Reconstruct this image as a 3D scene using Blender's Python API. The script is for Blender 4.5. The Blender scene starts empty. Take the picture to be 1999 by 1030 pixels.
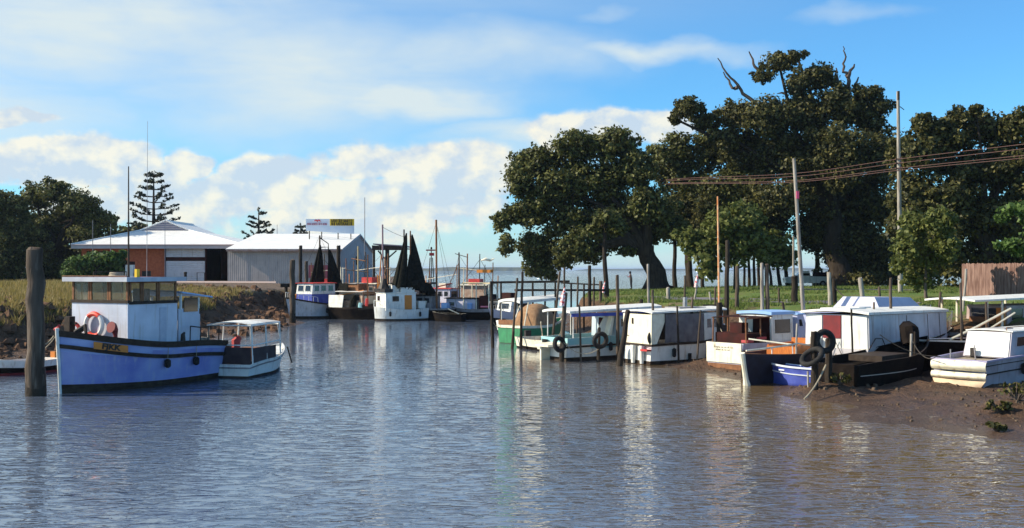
import bpy, bmesh, math, random
import numpy as np
from mathutils import Vector, Matrix
R = math.radians
PI = math.pi
scene = bpy.context.scene
COL = scene.collection
F = 2100.0; CX = 999.5; HY = 526.0; CAMZ = 4.0

def W(px, py, d):
    """world point seen at photo pixel (px,py) at distance d along the view axis"""
    return Vector(((px-CX)/F*d, d, CAMZ-(py-HY)/F*d))
def X(px, d): return (px-CX)/F*d

# ---------------------------------------------------------------- materials
MATS = {}
def mat(name, col, rough=.6, col2=None, nscale=3.0, namt=.5, bump=0., bscale=20., spec=.3, metal=0., stretch=(1,1,1), detail=4, lo=.35, hi=.65, streak=None, ribs=None):
    if name in MATS: return MATS[name]
    m = bpy.data.materials.new(name); m.use_nodes = True
    nt = m.node_tree; n = nt.nodes; l = nt.links
    b = n['Principled BSDF']
    b.inputs['Roughness'].default_value = rough
    b.inputs['Metallic'].default_value = metal
    b.inputs['Specular IOR Level'].default_value = spec
    b.inputs['Base Color'].default_value = (*col, 1)
    tc = n.new('ShaderNodeTexCoord')
    mp = n.new('ShaderNodeMapping'); mp.inputs['Scale'].default_value = stretch
    l.new(tc.outputs['Object'], mp.inputs['Vector'])
    if col2 is not None:
        no = n.new('ShaderNodeTexNoise'); no.inputs['Scale'].default_value = nscale; no.inputs['Detail'].default_value = detail
        l.new(mp.outputs[0], no.inputs['Vector'])
        mr = n.new('ShaderNodeMapRange'); mr.inputs['From Min'].default_value = lo; mr.inputs['From Max'].default_value = hi
        mr.inputs['To Max'].default_value = namt*2 if namt <= .5 else 1
        l.new(no.outputs['Fac'], mr.inputs['Value'])
        mx = n.new('ShaderNodeMix'); mx.data_type = 'RGBA'
        mx.inputs['A'].default_value = (*col, 1); mx.inputs['B'].default_value = (*col2, 1)
        l.new(mr.outputs[0], mx.inputs['Factor'])
        out = mx.outputs['Result']
        if streak:   # vertical rust / weed runs
            mp2 = n.new('ShaderNodeMapping'); mp2.inputs['Scale'].default_value = (5, 5, .5)
            l.new(tc.outputs['Object'], mp2.inputs['Vector'])
            n2 = n.new('ShaderNodeTexNoise'); n2.inputs['Scale'].default_value = 1.6; n2.inputs['Detail'].default_value = 5
            l.new(mp2.outputs[0], n2.inputs['Vector'])
            m2 = n.new('ShaderNodeMapRange'); m2.inputs['From Min'].default_value = .56; m2.inputs['From Max'].default_value = .74; m2.inputs['To Max'].default_value = .8
            l.new(n2.outputs['Fac'], m2.inputs['Value'])
            mx2 = n.new('ShaderNodeMix'); mx2.data_type = 'RGBA'; mx2.inputs['B'].default_value = (*streak, 1)
            l.new(out, mx2.inputs['A']); l.new(m2.outputs[0], mx2.inputs['Factor'])
            out = mx2.outputs['Result']
        l.new(out, b.inputs['Base Color'])
    if bump:
        no = n.new('ShaderNodeTexNoise'); no.inputs['Scale'].default_value = bscale; no.inputs['Detail'].default_value = 5
        l.new(mp.outputs[0], no.inputs['Vector'])
        bp = n.new('ShaderNodeBump'); bp.inputs['Strength'].default_value = bump; bp.inputs['Distance'].default_value = .05
        l.new(no.outputs['Fac'], bp.inputs['Height']); l.new(bp.outputs[0], b.inputs['Normal'])
    if ribs:   # plank seams or corrugation: (axis, scale, strength)
        wv = n.new('ShaderNodeTexWave'); wv.bands_direction = ribs[0]; wv.inputs['Scale'].default_value = ribs[1]; wv.inputs['Distortion'].default_value = .25; wv.inputs['Detail'].default_value = 2
        wv.wave_profile = 'SIN' if ribs[1] > 1.2 else 'SAW'
        l.new(tc.outputs['Object'], wv.inputs['Vector'])
        bp2 = n.new('ShaderNodeBump'); bp2.inputs['Strength'].default_value = ribs[2]; bp2.inputs['Distance'].default_value = .04
        l.new(wv.outputs['Fac'], bp2.inputs['Height'])
        if bump: l.new(bp.outputs[0], bp2.inputs['Normal'])
        l.new(bp2.outputs[0], b.inputs['Normal'])
    MATS[name] = m
    return m

def leafmat(name, c1, c2, c3, trans=.25):
    m = bpy.data.materials.new(name); m.use_nodes = True
    nt = m.node_tree; n = nt.nodes; l = nt.links
    b = n['Principled BSDF']; b.inputs['Roughness'].default_value = .55; b.inputs['Specular IOR Level'].default_value = .25
    g = n.new('ShaderNodeNewGeometry')
    cr = n.new('ShaderNodeValToRGB'); e = cr.color_ramp.elements
    e[0].color = (*c1, 1); e[1].color = (*c3, 1); k = e.new(.5); k.color = (*c2, 1)
    l.new(g.outputs['Random Per Island'], cr.inputs[0])
    tr = n.new('ShaderNodeBsdfTranslucent'); mx = n.new('ShaderNodeMixShader'); mx.inputs[0].default_value = trans
    l.new(cr.outputs[0], b.inputs['Base Color']); l.new(cr.outputs[0], tr.inputs['Color'])
    l.new(b.outputs[0], mx.inputs[1]); l.new(tr.outputs[0], mx.inputs[2])
    l.new(mx.outputs[0], n['Material Output'].inputs['Surface'])
    MATS[name] = m
    return m

white = mat('white_paint', (.80, .79, .74), .45, (.62, .60, .55), 2.5, .3, spec=.4, streak=(.42, .34, .25), ribs=('Z', 1.1, .35))
cream = mat('cream_paint', (.83, .78, .62), .5, (.66, .58, .42), 3, .35, streak=(.45, .33, .2))
blueh = mat('blue_hull_paint', (.20, .22, .54), .5, (.33, .36, .64), 1.1, .5, spec=.35, streak=(.42, .43, .55), ribs=('Z', 1.1, .5))
navy = mat('navy_paint', (.05, .07, .33), .5, (.08, .11, .40), 3, .5)
paleblue = mat('pale_blue_paint', (.25, .42, .72), .5, (.30, .46, .70), 3, .5)
greenp = mat('green_paint', (.05, .27, .11), .55, (.04, .19, .09), 3, .5, streak=(.03, .12, .05))
aquap = mat('aqua_paint', (.25, .50, .52), .5, (.30, .52, .55), 3, .5)
redp = mat('red_paint', (.55, .05, .04), .5, (.42, .04, .04), 5, .5)
maroon = mat('maroon_paint', (.19, .02, .022), .6, (.14, .018, .02), 4, .5)
orangep = mat('varnished_timber', (.60, .20, .04), .4, (.42, .12, .03), 6, .5, stretch=(1, 6, 1))
orangeflat = mat('orange_panel', (.62, .22, .035), .55, (.52, .18, .04), 5, .5)
blackh = mat('tarred_hull', (.008, .006, .006), .85, (.018, .013, .010), 3, .5, bump=.3, spec=.06)
antif = mat('antifouling', (.035, .022, .018), .8, (.06, .045, .03), 4, .5, bump=.4, spec=.15)
rail = mat('dark_rubbing_timber', (.028, .018, .013), .7, (.05, .035, .025), 6, .5, spec=.2)
greyh = mat('grey_paint', (.30, .29, .30), .6, (.22, .20, .20), 3, .5, streak=(.16, .1, .07))
brownc = mat('brown_canvas', (.33, .20, .11), .85, (.24, .14, .08), 6, .5, bump=.5, bscale=5, spec=.1)
greyc = mat('grey_canvas', (.13, .115, .12), .85, (.19, .17, .17), 3, .5, bump=.6, bscale=3, spec=.1)
lilac = mat('lilac_paint', (.30, .27, .42), .6, (.36, .33, .45), 3, .5)
deckm = mat('worn_deck', (.34, .29, .23), .8, (.20, .16, .12), 5, .5, spec=.15)
timber = mat('brown_timber', (.26, .12, .055), .7, (.16, .07, .035), 5, .5, spec=.2)
postm = mat('weathered_post_timber', (.13, .098, .075), .9, (.05, .036, .027), 3, .5, bump=.8, bscale=14, stretch=(1, 1, .18), spec=.1, streak=(.20, .17, .14))
postpale = mat('pale_post_timber', (.40, .36, .31), .9, (.22, .19, .16), 4, .5, bump=.7, bscale=14, stretch=(1, 1, .2), spec=.1)
postdark = mat('wet_dark_timber', (.022, .016, .012), .8, (.05, .038, .028), 3, .5, bump=.8, bscale=12, stretch=(1, 1, .3), spec=.15)
rubber = mat('tyre_rubber', (.010, .010, .010), .8, (.025, .022, .02), 6, .5, bump=.3)
ropem = mat('rope', (.38, .33, .24), .9, (.25, .2, .14), 20, .5)
roped = mat('dark_rope', (.06, .05, .04), .9)
metal = mat('dull_metal', (.45, .45, .45), .4, (.3, .28, .27), 8, .5, metal=.6)
blackm = mat('black_iron', (.015, .014, .014), .6, (.04, .03, .025), 8, .5)
netm = mat('fishing_net', (.008, .009, .008), .95, (.022, .020, .015), 5, .5, bump=1, bscale=10, spec=.05)
glassd = mat('dark_glass', (.02, .022, .025), .08, spec=.6)
wirem = mat('power_cable', (.16, .09, .08), .8, spec=.1)
roofm = mat('white_iron_roof', (.80, .79, .76), .5, (.70, .69, .66), 1.2, .4, spec=.3, streak=(.55, .46, .38), ribs=('X', 1.6, .5))
brick = mat('red_brick', (.52, .15, .065), .85, (.40, .10, .05), 4, .5, spec=.1)
fibro = mat('pale_grey_cladding', (.56, .47, .42), .8, (.46, .385, .35), 1.0, .5, spec=.15, streak=(.28, .22, .2), ribs=('X', 1.4, .6))
doorw = mat('white_door_paint', (.62, .61, .64), .6, (.54, .53, .56), 2, .4, ribs=('Z', 1.3, .8), streak=(.4, .36, .34))
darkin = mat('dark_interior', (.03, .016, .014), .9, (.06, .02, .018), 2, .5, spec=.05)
fasc = mat('fascia_paint', (.50, .45, .46), .7, (.42, .38, .38), 2, .4)
bark = mat('bark', (.055, .042, .032), .95, (.03, .023, .018), 5, .5, bump=1, bscale=12, stretch=(1, 1, .3), spec=.08)
barkpale = mat('pale_bark', (.14, .11, .09), .95, (.08, .06, .05), 5, .5, bump=.6, bscale=12, stretch=(1, 1, .3), spec=.08)
fencem = mat('fence_timber', (.30, .19, .155), .9, (.15, .085, .07), 2.2, .5, bump=.5, stretch=(3, 3, .5), spec=.1)
skin = mat('skin', (.35, .18, .12), .6)
clothd = mat('dark_clothing', (.03, .025, .03), .9, (.05, .04, .04), 9, .5)
clothr = mat('red_clothing', (.45, .08, .08), .9)
hairm = mat('dark_hair', (.015, .01, .008), .8)
yellow = mat('yellow_board', (.72, .48, .03), .6)
lifer = mat('lifebuoy_red', (.72, .06, .03), .5)
liferw = mat('lifebuoy_white', (.75, .72, .68), .5)
leaf_fig = leafmat('fig_leaves', (.032, .038, .010), (.078, .082, .020), (.19, .19, .055), .3)
leaf_dark = leafmat('dark_leaves', (.026, .029, .009), (.058, .060, .017), (.17, .15, .045), .3)
leaf_olive = leafmat('olive_leaves', (.07, .085, .022), (.12, .14, .034), (.22, .23, .065), .4)
leaf_bright = leafmat('bright_leaves', (.045, .080, .022), (.075, .13, .030), (.14, .21, .05), .35)
leaf_pine = leafmat('pine_needles', (.018, .026, .014), (.026, .036, .018), (.05, .055, .025), .1)
leaf_grass = leafmat('grass_blades', (.17, .13, .04), (.26, .21, .06), (.38, .27, .11), .4)
leaf_lawn = leafmat('lawn_blades', (.08, .12, .025), (.12, .18, .035), (.24, .24, .07), .4)

# ---------------------------------------------------------------- object helpers
def tag(o, label=None, cat=None, group=None, kind=None):
    if label: o['label'] = label
    if cat: o['category'] = cat
    if group: o['group'] = group
    if kind: o['kind'] = kind
    return o
def thing(name, label, cat, loc=(0, 0, 0), rz=0, group=None):
    o = bpy.data.objects.new(name, None); COL.objects.link(o)
    o.location = loc; o.rotation_euler = (0, 0, rz); o.empty_display_size = .3
    return tag(o, label, cat, group)
def mkobj(name, verts, faces, m, parent=None, smooth=False, fm=None):
    me = bpy.data.meshes.new(name); me.from_pydata([tuple(v) for v in verts], [], faces)
    for q in (m if isinstance(m, (list, tuple)) else [m]): me.materials.append(q)
    if fm is not None: me.polygons.foreach_set('material_index', fm)
    if smooth: me.polygons.foreach_set('use_smooth', [True]*len(me.polygons))
    me.update()
    o = bpy.data.objects.new(name, me); COL.objects.link(o)
    if parent is not None: o.parent = parent
    return o
def dup(root, loc=None, rz=None, label=None, group=None):
    r = root.copy(); COL.objects.link(r)
    if loc is not None: r.location = loc
    if rz is not None: r.rotation_euler = (0, 0, rz)
    if label: r['label'] = label
    if group: r['group'] = group
    for ch in list(root.children):
        c = ch.copy(); COL.objects.link(c); c.parent = r
        for g in ch.children:
            d = g.copy(); COL.objects.link(d); d.parent = c
    return r

class MB:
    def __init__(s): s.v = []; s.f = []; s.m = []; s.cur = 0
    def add(s, vs, fs):
        b = len(s.v); s.v += [Vector(v) for v in vs]
        for f in fs: s.f.append(tuple(b+i for i in f)); s.m.append(s.cur)
        return s
    def box(s, c, size, rot=None, taper=1.0):
        hx, hy, hz = size[0]/2, size[1]/2, size[2]/2
        vs = []
        for z, t in ((-hz, 1), (hz, taper)):
            for x, y in ((-hx, -hy), (hx, -hy), (hx, hy), (-hx, hy)):
                v = Vector((x*t, y*t, z))
                if rot is not None: v = rot @ v
                vs.append(v+Vector(c))
        return s.add(vs, [(3, 2, 1, 0), (4, 5, 6, 7), (0, 1, 5, 4), (1, 2, 6, 5), (2, 3, 7, 6), (3, 0, 4, 7)])
    def b2(s, x0, x1, y0, y1, z0, z1):
        return s.box(((x0+x1)/2, (y0+y1)/2, (z0+z1)/2), (abs(x1-x0), abs(y1-y0), abs(z1-z0)))
    def beam(s, p0, p1, w, h=None, up=(0, 0, 1)):
        p0 = Vector(p0); p1 = Vector(p1); h = h or w
        d = (p1-p0).normalized(); u = Vector(up)
        if abs(d.dot(u)) > .98: u = Vector((0, 1, 0))
        a = d.cross(u).normalized(); b = a.cross(d).normalized()
        vs = [p+a*i*w/2+b*j*h/2 for p in (p0, p1) for i, j in ((-1, -1), (1, -1), (1, 1), (-1, 1))]
        return s.add(vs, [(3, 2, 1, 0), (4, 5, 6, 7), (0, 1, 5, 4), (1, 2, 6, 5), (2, 3, 7, 6), (3, 0, 4, 7)])
    def tube(s, pts, rs, n=8, cap=True):
        pts = [Vector(p) for p in pts]
        if not isinstance(rs, (list, tuple)): rs = [rs]*len(pts)
        vs = []; fs = []; pa = None
        for i, p in enumerate(pts):
            d = (pts[min(i+1, len(pts)-1)]-pts[max(i-1, 0)])
            d = d.normalized() if d.length > 1e-6 else Vector((0, 0, 1))
            if pa is None:
                a = d.cross(Vector((0, 0, 1)) if abs(d.z) < .9 else Vector((0, 1, 0))).normalized()
            else:
                a = (pa-d*pa.dot(d)).normalized()
            pa = a; b = d.cross(a)
            for k in range(n):
                t = 2*PI*k/n
                vs.append(p+(a*math.cos(t)+b*math.sin(t))*rs[i])
        for i in range(len(pts)-1):
            for k in range(n):
                k2 = (k+1) % n
                fs.append((i*n+k, i*n+k2, (i+1)*n+k2, (i+1)*n+k))
        if cap:
            fs.append(tuple(range(n-1, -1, -1))); fs.append(tuple((len(pts)-1)*n+k for k in range(n)))
        return s.add(vs, fs)
    def ring(s, c, Rr, r, axis=(0, 0, 1), n=20, m=8, a0=0, a1=2*PI):
        c = Vector(c); ax = Vector(axis).normalized()
        a = ax.cross(Vector((0, 0, 1)) if abs(ax.z) < .9 else Vector((0, 1, 0))).normalized(); b = ax.cross(a)
        full = abs(a1-a0-2*PI) < 1e-6; N = n if full else n+1
        vs = []; fs = []
        for i in range(N):
            t = a0+(a1-a0)*i/n; rad = a*math.cos(t)+b*math.sin(t)
            for k in range(m):
                q = 2*PI*k/m
                vs.append(c+rad*(Rr+r*math.cos(q))+ax*r*math.sin(q))
        for i in range(n):
            i2 = (i+1) % N
            for k in range(m):
                k2 = (k+1) % m
                fs.append((i*m+k, i*m+k2, i2*m+k2, i2*m+k))
        return s.add(vs, fs)
    def lathe(s, c, prof, n=16):
        """prof: list of (r,z)"""
        c = Vector(c); vs = []; fs = []
        for r, z in prof:
            for k in range(n):
                t = 2*PI*k/n; vs.append(c+Vector((r*math.cos(t), r*math.sin(t), z)))
        for i in range(len(prof)-1):
            for k in range(n):
                k2 = (k+1) % n; fs.append((i*n+k, i*n+k2, (i+1)*n+k2, (i+1)*n+k))
        fs.append(tuple(range(n-1, -1, -1))); fs.append(tuple((len(prof)-1)*n+k for k in range(n)))
        return s.add(vs, fs)
    def prism(s, poly, d):
        """poly: 3D points of a planar polygon; d: extrusion vector"""
        n = len(poly); d = Vector(d); vs = [Vector(p) for p in poly]+[Vector(p)+d for p in poly]
        return s.add(vs, [tuple(range(n-1, -1, -1)), tuple(range(n, 2*n))]+[(i, (i+1) % n, n+(i+1) % n, n+i) for i in range(n)])
    def build(s, name, m, parent=None, smooth=False):
        o = mkobj(name, s.v, s.f, m, parent, smooth, s.m if isinstance(m, (list, tuple)) else None)
        bm = bmesh.new(); bm.from_mesh(o.data); bmesh.ops.recalc_face_normals(bm, faces=bm.faces); bm.to_mesh(o.data); bm.free()
        if smooth:
            try:
                o.data.set_sharp_from_angle(angle=R(40))
            except Exception: pass
        return o
def text(name, body, size, m, parent, loc, rot, extr=.004, sx=1.0, bold=0.0):
    cu = bpy.data.curves.new(name, 'FONT'); cu.body = body; cu.size = size; cu.extrude = extr; cu.align_x = 'CENTER'; cu.align_y = 'CENTER'; cu.offset = bold
    tmp = bpy.data.objects.new('tmp', cu); COL.objects.link(tmp); bpy.context.view_layer.update()
    me = bpy.data.meshes.new_from_object(tmp.evaluated_get(bpy.context.evaluated_depsgraph_get())); bpy.data.objects.remove(tmp)
    me.materials.clear(); me.materials.append(m)
    o = bpy.data.objects.new(name, me); COL.objects.link(o); o.parent = parent; o.location = loc; o.rotation_euler = rot; o.scale = (sx, 1, 1)
    return o

def vnoise(x, y, seed=0):
    """smooth value noise, numpy arrays, period-free"""
    xi = np.floor(x).astype(np.int64); yi = np.floor(y).astype(np.int64)
    fx = x-xi; fy = y-yi; fx = fx*fx*(3-2*fx); fy = fy*fy*(3-2*fy)
    def h(a, b):
        k = (a*374761393+b*668265263+seed*982451653) & 0x7fffffff
        k = ((k ^ (k >> 13))*1274126177) & 0x7fffffff
        return ((k ^ (k >> 16)) & 0xffff)/65535.0
    return (h(xi, yi)*(1-fx)+h(xi+1, yi)*fx)*(1-fy)+(h(xi, yi+1)*(1-fx)+h(xi+1, yi+1)*fx)*fy
# ================================================================ camera, light, world
cam = bpy.data.cameras.new('camera'); camo = bpy.data.objects.new('camera', cam); COL.objects.link(camo)
camo.location = (0, 0, CAMZ); camo.rotation_euler = (R(90), 0, 0)
cam.sensor_width = 36; cam.lens = 36*F/1999; cam.shift_y = (HY-515)/1999.0; cam.clip_end = 60000; cam.clip_start = .1
scene.camera = camo
SUNV = Vector((-.84, -.03, .54)).normalized()
sl = bpy.data.lights.new('sun', 'SUN'); sl.energy = 5.0; sl.angle = R(.5); sl.color = (1, .90, .72)
so = bpy.data.objects.new('sun', sl); COL.objects.link(so); so.rotation_euler = SUNV.to_track_quat('Z', 'Y').to_euler(); so.location = (-60, 10, 60)
scene.view_settings.view_transform = 'Standard'; scene.view_settings.look = 'None'; scene.view_settings.exposure = .55; scene.view_settings.gamma = 1
scene.render.engine = 'CYCLES'
scene.cycles.max_bounces = 6; scene.cycles.diffuse_bounces = 2; scene.cycles.glossy_bounces = 3; scene.cycles.transparent_max_bounces = 12; scene.cycles.transmission_bounces = 3
scene.cycles.use_adaptive_sampling = True
try: scene.cycles.use_denoising = True
except Exception: pass

def build_world():
    w = bpy.data.worlds.new('World'); scene.world = w; w.use_nodes = True
    nt = w.node_tree; n = nt.nodes; l = nt.links
    bg = n['Background']; bg.inputs['Strength'].default_value = .1
    sky = n.new('ShaderNodeTexSky'); sky.sky_type = 'NISHITA'; sky.sun_disc = False
    sky.sun_elevation = math.asin(SUNV.z); sky.sun_rotation = math.atan2(SUNV.x, SUNV.y)
    sky.air_density = 1.0; sky.dust_density = .2; sky.ozone_density = 3.0
    def M(op, a, b=None, c=None, clamp=False):
        q = n.new('ShaderNodeMath'); q.operation = op; q.use_clamp = clamp
        for i, v in enumerate((a, b, c)):
            if v is None: continue
            if isinstance(v, (int, float)): q.inputs[i].default_value = v
            else: l.new(v, q.inputs[i])
        return q.outputs[0]
    tc = n.new('ShaderNodeTexCoord'); sp = n.new('ShaderNodeSeparateXYZ'); l.new(tc.outputs['Generated'], sp.inputs[0])
    az = M('ARCTAN2', sp.outputs[0], sp.outputs[1]); el = M('ARCSINE', sp.outputs[2])
    cv = n.new('ShaderNodeCombineXYZ'); l.new(az, cv.inputs[0]); l.new(el, cv.inputs[1])
    def noise(scale, sx=1, sy=1, det=6, rough=.55, off=0, dist=0):
        mp = n.new('ShaderNodeMapping'); mp.inputs['Scale'].default_value = (sx, sy, 1); mp.inputs['Location'].default_value = (off, off*.7, off)
        l.new(cv.outputs[0], mp.inputs['Vector'])
        q = n.new('ShaderNodeTexNoise'); q.inputs['Scale'].default_value = scale; q.inputs['Detail'].default_value = det; q.inputs['Roughness'].default_value = rough; q.inputs['Distortion'].default_value = dist
        l.new(mp.outputs[0], q.inputs['Vector'])
        return q.outputs['Fac']
    # warped coordinates
    nz = n.new('ShaderNodeTexNoise'); nz.inputs['Scale'].default_value = 11; nz.inputs['Detail'].default_value = 4
    mp = n.new('ShaderNodeMapping'); mp.inputs['Scale'].default_value = (1, 1.8, 1); l.new(cv.outputs[0], mp.inputs['Vector']); l.new(mp.outputs[0], nz.inputs['Vector'])
    vs = n.new('ShaderNodeVectorMath'); vs.operation = 'SUBTRACT'; l.new(nz.outputs['Color'], vs.inputs[0]); vs.inputs[1].default_value = (.5, .5, .5)
    vm = n.new('ShaderNodeVectorMath'); vm.operation = 'MULTIPLY'; l.new(vs.outputs[0], vm.inputs[0]); vm.inputs[1].default_value = (.10, .05, 0)
    va = n.new('ShaderNodeVectorMath'); va.operation = 'ADD'; l.new(cv.outputs[0], va.inputs[0]); l.new(vm.outputs[0], va.inputs[1])
    wc = va.outputs[0]
    def blob(px, py, rx, ry, wgt, soft=1.0):
        u = math.atan2(px-CX, F); v = math.atan2(HY-py, F)
        s = n.new('ShaderNodeVectorMath'); s.operation = 'SUBTRACT'; l.new(wc, s.inputs[0]); s.inputs[1].default_value = (u, v, 0)
        m_ = n.new('ShaderNodeVectorMath'); m_.operation = 'MULTIPLY'; l.new(s.outputs[0], m_.inputs[0]); m_.inputs[1].default_value = (F/rx, F/ry, 0)
        ln = n.new('ShaderNodeVectorMath'); ln.operation = 'LENGTH'; l.new(m_.outputs[0], ln.inputs[0])
        mr = n.new('ShaderNodeMapRange'); mr.interpolation_type = 'SMOOTHSTEP'; mr.inputs['From Min'].default_value = 1.0; mr.inputs['From Max'].default_value = 1.0-soft
        mr.inputs['To Max'].default_value = wgt
        l.new(ln.outputs['Value'], mr.inputs['Value'])
        return mr.outputs[0]
    def total(bl):
        t = None
        for b in bl:
            o = blob(*b); t = o if t is None else M('MAXIMUM', t, o)
        return t
    # thin high veil
    veil = total([(150, 60, 900, 260, .9), (560, 150, 700, 230, .85), (900, 100, 520, 110, .75), (800, 195, 330, 75, 1.0), (1250, 98, 300, 38, .8), (-100, 230, 600, 200, .8),
                  (1680, 45, 160, 30, .32), (1180, 20, 120, 30, .35), (1010, 260, 330, 60, .85), (1000, 520, 2600, 95, .62), (600, 470, 900, 120, .55), (880, 300, 500, 80, .6)])
    nv = noise(5, 1, 4.5, 7, .6, 3.1, .4)
    nv2 = noise(22, 1, 2.6, 5, .6, 7.7, .3)
    veilf = M('MULTIPLY', veil, M('ADD', M('ADD', M('MULTIPLY', nv, 1.5), .12), M('MULTIPLY', nv2, .3)), clamp=True)
    # unseen veil added overhead and behind so ripples reflect lighter, thinning to the right
    def MR(v, a, b_):
        q = n.new('ShaderNodeMapRange'); q.interpolation_type = 'SMOOTHSTEP'; l.new(v, q.inputs['Value']); q.inputs['From Min'].default_value = a; q.inputs['From Max'].default_value = b_; return q.outputs[0]
    over = M('MULTIPLY', MR(el, .16, .30), M('ADD', M('MULTIPLY', MR(az, .35, -.15), .55), .05))
    veilf = M('MAXIMUM', veilf, M('MULTIPLY', over, M('ADD', M('MULTIPLY', nv, 1.3), .2), clamp=True))
    # soft billowing cumulus
    cum = total([(*q_, .75) for q_ in [(120, 320, 260, 62, 1.0), (30, 245, 130, 22, .8), (365, 325, 85, 48, 1.0), (560, 345, 170, 70, 1.0), (760, 320, 240, 66, .95), (820, 400, 260, 90, .85), (640, 440, 300, 80, .6), (900, 340, 200, 80, .85), (1220, 235, 210, 52, 1.0), (1120, 255, 160, 50, .9), (300, 400, 300, 70, .8), (200, 350, 300, 50, .9), (450, 385, 260, 60, .85), (700, 400, 300, 80, .85)]])
    nc = noise(20, 1, 1.25, 8, .58, 1.3)
    nc2 = noise(52, 1, 1.1, 6, .55, 4.4)
    cs = M('ADD', M('MULTIPLY', cum, 1.35), M('ADD', M('MULTIPLY', M('SUBTRACT', nc, .5), 1.9), M('MULTIPLY', M('SUBTRACT', nc2, .5), .8)))
    mr = n.new('ShaderNodeMapRange'); mr.interpolation_type = 'SMOOTHSTEP'; mr.inputs['From Min'].default_value = .18; mr.inputs['From Max'].default_value = .80; l.new(cs, mr.inputs['Value'])
    cumf = M('MULTIPLY', mr.outputs[0], M('MINIMUM', M('MULTIPLY', cum, 2.2), 1.0))
    # cloud tones: lit from the left and above, lilac-blue on the thick undersides
    ns = noise(20, 1, 1.25, 8, .58, 1.3)
    mpo = n.new('ShaderNodeMapping'); mpo.inputs['Location'].default_value = (1.3-.012, .91+.014, 1.3); mpo.inputs['Scale'].default_value = (1, 1.25, 1); l.new(cv.outputs[0], mpo.inputs['Vector'])
    n3 = n.new('ShaderNodeTexNoise'); n3.inputs['Scale'].default_value = 20; n3.inputs['Detail'].default_value = 5; l.new(mpo.outputs[0], n3.inputs['Vector'])
    sh = M('SUBTRACT', nc, n3.outputs['Fac'])
    mrs = n.new('ShaderNodeMapRange'); mrs.inputs['From Min'].default_value = -.07; mrs.inputs['From Max'].default_value = .10; l.new(sh, mrs.inputs['Value'])
    mc = n.new('ShaderNodeMix'); mc.data_type = 'RGBA'; l.new(mrs.outputs[0], mc.inputs['Factor'])
    mc.inputs['A'].default_value = (4.3, 5.0, 5.7, 1); mc.inputs['B'].default_value = (6.9, 6.6, 5.5, 1)
    # sky colour grading (film)
    hs = n.new('ShaderNodeMix'); hs.data_type = 'RGBA'; hs.blend_type = 'MULTIPLY'; hs.inputs['Factor'].default_value = 1
    l.new(sky.outputs[0], hs.inputs['A']); hs.inputs['B'].default_value = SKYTINT
    m1 = n.new('ShaderNodeMix'); m1.data_type = 'RGBA'; l.new(M('MULTIPLY', veilf, .93), m1.inputs['Factor'])
    l.new(hs.outputs['Result'], m1.inputs['A']); m1.inputs['B'].default_value = (5.1, 5.75, 5.8, 1)
    m2 = n.new('ShaderNodeMix'); m2.data_type = 'RGBA'; l.new(M('MULTIPLY', cumf, .88), m2.inputs['Factor'])
    l.new(m1.outputs['Result'], m2.inputs['A']); l.new(mc.outputs['Result'], m2.inputs['B'])
    l.new(m2.outputs['Result'], bg.inputs['Color'])
SKYTINT = (.50, .98, 1.28, 1)
build_world()

# ================================================================ terrain
def P2(px, d): return (X(px, d), d)
AL = [(-400, 36), P2(-600, 40), P2(-100, 44), P2(0, 47), P2(120, 50), P2(300, 56), P2(420, 62), P2(545, 71), P2(590, 79), P2(565, 92), P2(560, 104),
      P2(640, 109), P2(740, 112), P2(835, 116), P2(850, 150), P2(840, 250), P2(700, 500), (-700, 700), (-1500, 600)]
BL = [(-400, 46), P2(-600, 47), P2(-100, 51), P2(0, 53.5), P2(120, 57), P2(300, 66), P2(400, 78), P2(450, 94), P2(500, 104), P2(540, 109),
      P2(640, 111), P2(740, 114), P2(825, 118), P2(838, 150), P2(825, 245), P2(690, 480), (-690, 670), (-1400, 570)]
AR = [(400, 8), (24, 15), (16, 21), P2(2060, 24.3), P2(1999, 25.4), P2(1850, 26.6), P2(1700, 28.2), P2(1640, 30), P2(1660, 31.8), P2(1570, 33.4), P2(1500, 37.6), P2(1440, 40.5), P2(1330, 44.3), P2(1270, 46.5),
      P2(1190, 54), P2(1120, 64), P2(1090, 76), P2(1096, 92), P2(1120, 108), P2(1150, 118), P2(1300, 128), P2(1700, 138), P2(2600, 145), (500, 150)]
BR = [(400, 30), (40, 38), P2(2060, 43), P2(1999, 44.5), P2(1800, 47), P2(1600, 52), P2(1450, 57.5), P2(1330, 63), P2(1210, 70), P2(1160, 80), P2(1150, 93), P2(1165, 104), P2(1200, 109), P2(1300, 113), P2(1700, 122), P2(2600, 128), (490, 132)]

def poly_sd(x, y, poly):
    """positive inside"""
    d2 = np.full(x.shape, 1e18); ins = np.zeros(x.shape, bool)
    n = len(poly)
    for i in range(n):
        ax, ay = poly[i]; bx, by = poly[(i+1) % n]
        ex, ey = bx-ax, by-ay
        t = np.clip(((x-ax)*ex+(y-ay)*ey)/(ex*ex+ey*ey), 0, 1)
        d2 = np.minimum(d2, (x-ax-t*ex)**2+(y-ay-t*ey)**2)
        c = (ay > y) != (by > y)
        xi = ax+(y-ay)/((by-ay) if by != ay else 1e-9)*ex
        ins ^= c & (x < xi)
    d = np.sqrt(d2)
    return np.where(ins, d, -d)
MOUNDS = [(P2(1612, 34.4), 1.0, .38), (P2(1705, 35.5), 1.6, .06), (P2(1790, 36.2), 1.5, .14), (P2(1880, 33.5), 2.2, .12), (P2(1985, 29.0), 1.0, .35), (P2(1480, 39.7), 1.2, .12), (P2(1390, 44.5), 1.2, .2)]
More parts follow.
